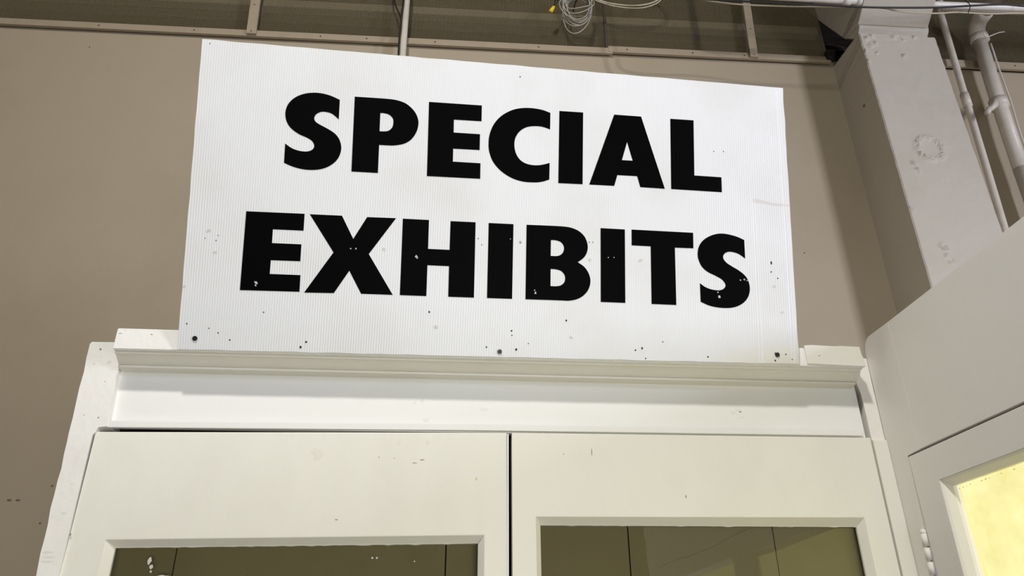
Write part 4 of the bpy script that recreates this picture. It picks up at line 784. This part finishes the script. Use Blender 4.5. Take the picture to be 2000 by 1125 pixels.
# ------------------------------------------------------------------ pipes, conduits and cables
vp = empty('vertical_pipe'); tag(vp, 'slim tan pipe running down the wall behind the sign', 'pipe')
tube('pipe_run', [(-0.298, 2.44, 4.82), (-0.294, 2.44, 3.9), (-0.294, 2.44, 2.15)], 0.0155, M['pipe'], vp, 14)
tag(tube('black_cable', spline([(-0.375, 2.41, 4.88), (-0.372, 2.41, 4.60)] + BLACK_HANG), 0.0035, M['black'], None, 8), 'black cable hanging down beside the slim tan pipe', 'cable')
tag(tube('black_cable', spline([(-0.310, 2.40, 4.88), (-0.308, 2.405, 4.60)] + BLACK_HANG2), 0.0032, M['black'], None, 8), 'short black cable joining another at the slim tan pipe', 'cable')

tp = empty('thin_pipe'); tag(tp, 'thin cream pipe beside the peeling column', 'pipe')
tube('pipe_run', THIN, [0.0145]*8, M['pipe'], tp, 14)
tube('coupling', THINC, 0.0185, M['pipe'], tp, 14)
kp = empty('thick_pipe'); tag(kp, 'thick cream pipe with elbow and clamp, outside thin pipe', 'pipe')
top = Vector(THICK[0])
elbow = [top + Vector((0, -0.055*(1-math.cos(a)), 0.055*math.sin(a))) for a in [math.pi/2*k/8 for k in range(9)]]
tube('pipe_run', [THICK[2], THICK[1], THICK[0]], [0.030]*3, M['pipe'], kp, 18)
tube('elbow', [top-Vector((0, 0, 0.03))] + elbow + [elbow[-1]+Vector((0, -0.03, 0))], 0.035, M['pipe'], kp, 18)
tube('elbow_collar', [top-Vector((0, 0, 0.045)), top-Vector((0, 0, 0.012))], 0.040, M['pipe'], kp, 18)
tube('branch_run', [elbow[-1], elbow[-1]+Vector((0.01, -1.3, 0.02))], 0.028, M['pipe'], kp, 18)
tube('lower_run', [THICK[2], Vector(THICK[2])+Vector((-0.02, 0, -1.2))], 0.030, M['pipe'], kp, 18)
cv = Vector(CLAMP)
tube('clamp', [cv+Vector((0, 0, 0.022)), cv-Vector((0, 0, 0.022))], 0.037, M['pipe'], kp, 18)
tube('clamp_bolt', [cv+Vector((-0.036, -0.02, 0)), Vector(VALVE[0]), Vector(VALVE[1])], [0.012, 0.014, 0.010], M['pipe'], kp, 10)
tube('clamp_nut', [Vector(VALVE[1])+Vector((0.01, 0, 0.016)), Vector(VALVE[1])+Vector((-0.012, 0, -0.014))], 0.012, M['pipe'], kp, 6)
tag(tube('tie_wire', spline(TIEWIRE), 0.0022, M['conduit'], None, 6), 'white wire tie around the thick pipe elbow', 'wire')
tag(tube('drop_cable', spline([(2.392, 2.41, 4.17), (2.379, 2.405, 4.0), (2.376, 2.405, 3.85), (2.373, 2.405, 3.79), (2.362, 2.405, 3.65), (2.357, 2.405, 3.4)]), 0.004, M['pipe'], None, 8), 'thin cable strapped along the thick pipe', 'cable')

cd = empty('conduit'); tag(cd, 'white painted conduit crossing in front of the column head', 'conduit')
tube('conduit_run', [(0.90, 2.2, 4.89), (0.90, 2.2, 4.20), (0.915, 2.2, 4.170), (0.945, 2.2, 4.158)] + CONDUIT + [(4.58, 2.2, 4.20)], 0.0150, M['conduit'], cd, 14)
for x in (1.60, 1.66, 1.96):
    t = (x-CONDUIT[1][0])/(CONDUIT[2][0]-CONDUIT[1][0])
    c = Vector(CONDUIT[1]).lerp(Vector(CONDUIT[2]), t) if t > 0 else Vector(CONDUIT[1]).lerp(Vector(CONDUIT[0]), -t*(CONDUIT[2][0]-CONDUIT[1][0])/(CONDUIT[1][0]-CONDUIT[0][0]))
    tube('conduit_coupling', [c-Vector((0.016, 0, 0)), c+Vector((0.016, 0, 0))], 0.0195, M['conduit'], cd, 14)
tag(tube('conduit', CONDUIT2 + [(4.58, 2.26, 4.25)], 0.011, M['conduit'], None, 12), 'slim white conduit tucked behind the larger one over thick pipe', 'conduit')
tag(tube('black_cable', spline([(0.46, 2.12, 4.89), (0.46, 2.12, 4.5), (0.475, 2.12, 4.14)] + BLACK_CABLE + [(3.4, 2.145, 4.13), (4.5, 2.150, 4.145)]), 0.0042, M['black'], None, 8), 'long black cable sagging along the white conduit', 'cable')
tag(tube('beige_cable', spline([(0.52, 2.14, 4.89), (0.52, 2.14, 4.5), (0.53, 2.14, 4.16)] + BEIGE_CABLE + [(3.4, 2.165, 4.12), (4.5, 2.168, 4.13)]), 0.0034, M['beige_cable'], None, 8), 'thin beige cable sagging below the white conduit', 'cable')
for i, (x, z) in enumerate(((2.05, 4.06), (2.39, 4.08))):
    tag(tube('cable_tie', spline([(x-0.02, 2.108, z+0.10), (x, 2.106, z+0.03), (x+0.015, 2.106, z), (x-0.005, 2.108, z-0.045)]), 0.0018, M['black'], None, 6), ['black tie wire where the thin pipe passes the conduit', 'black tie wire hanging past the thick pipe elbow'][i], 'tie wire')

# coil of spare grey wire with its loops
bm = bmesh.new()
cx, cy, cz = COILC
random.seed(11)
for k in range(9):
    ax = COILR*random.uniform(0.72, 1.02); depth = [0.155, 0.135, 0.128, 0.105, 0.09, 0.075, 0.06, 0.045, 0.12][k]
    sh = random.uniform(-0.012, 0.012); yo = random.uniform(-0.02, 0.02)
    pts = []
    for s in range(41):
        a = 2*math.pi*s/40
        z = cz + 0.06*math.sin(a) if math.sin(a) > 0 else cz + depth*math.sin(a)
        pts.append((cx+sh+ax*math.cos(a)+0.14*(z-cz)*0.5, cy+yo+0.012*math.sin(a*2+k), z))
    add_tube(bm, pts, 0.0024, 6, False)
wc = empty('wire_coil'); tag(wc, 'coil of spare grey wire hanging at the mesh above sign', 'wire coil')
link('wire_turns', bm, M['grey_wire'], wc, True)
tube('hook', spline([(cx, cy-0.03, cz+0.045), (cx, cy-0.012, cz+0.035), (cx, cy+0.02, cz+0.050), (cx, 2.470, cz+0.075), (cx, 2.509, cz+0.080)]), 0.003, M['black'], wc, 8)
tag(tube('cable_loop', spline(LOOP1 + [(0.875, 2.46, 4.39), (0.88, 2.509, 4.41)]), 0.0032, M['beige_cable'], None, 8), 'upper of two slack beige cable loops beside the wire coil', 'cable')
tag(tube('cable_loop', spline(LOOP2 + [(0.890, 2.46, 4.39), (0.895, 2.509, 4.41)]), 0.0026, M['beige_cable'], None, 8), 'lower of two slack beige cable loops beside the wire coil', 'cable')
yc = empty('wire_connector'); tag(yc, 'small yellow wire connector beside the wire coil', 'connector')
a, b = Vector(YELLOW[0]), Vector(YELLOW[1])
tube('connector_cap', [a, a.lerp(b, 0.3), a.lerp(b, 0.8), b], [0.006, 0.008, 0.0095, 0.008], M['yellow'], yc, 10)
tube('lead', spline([a, a+Vector((0.02, 0.0, 0.04)), a+Vector((0.012, 0.03, 0.07)), a+Vector((0.01, 0.108, 0.09))]), 0.002, M['black'], yc, 6)
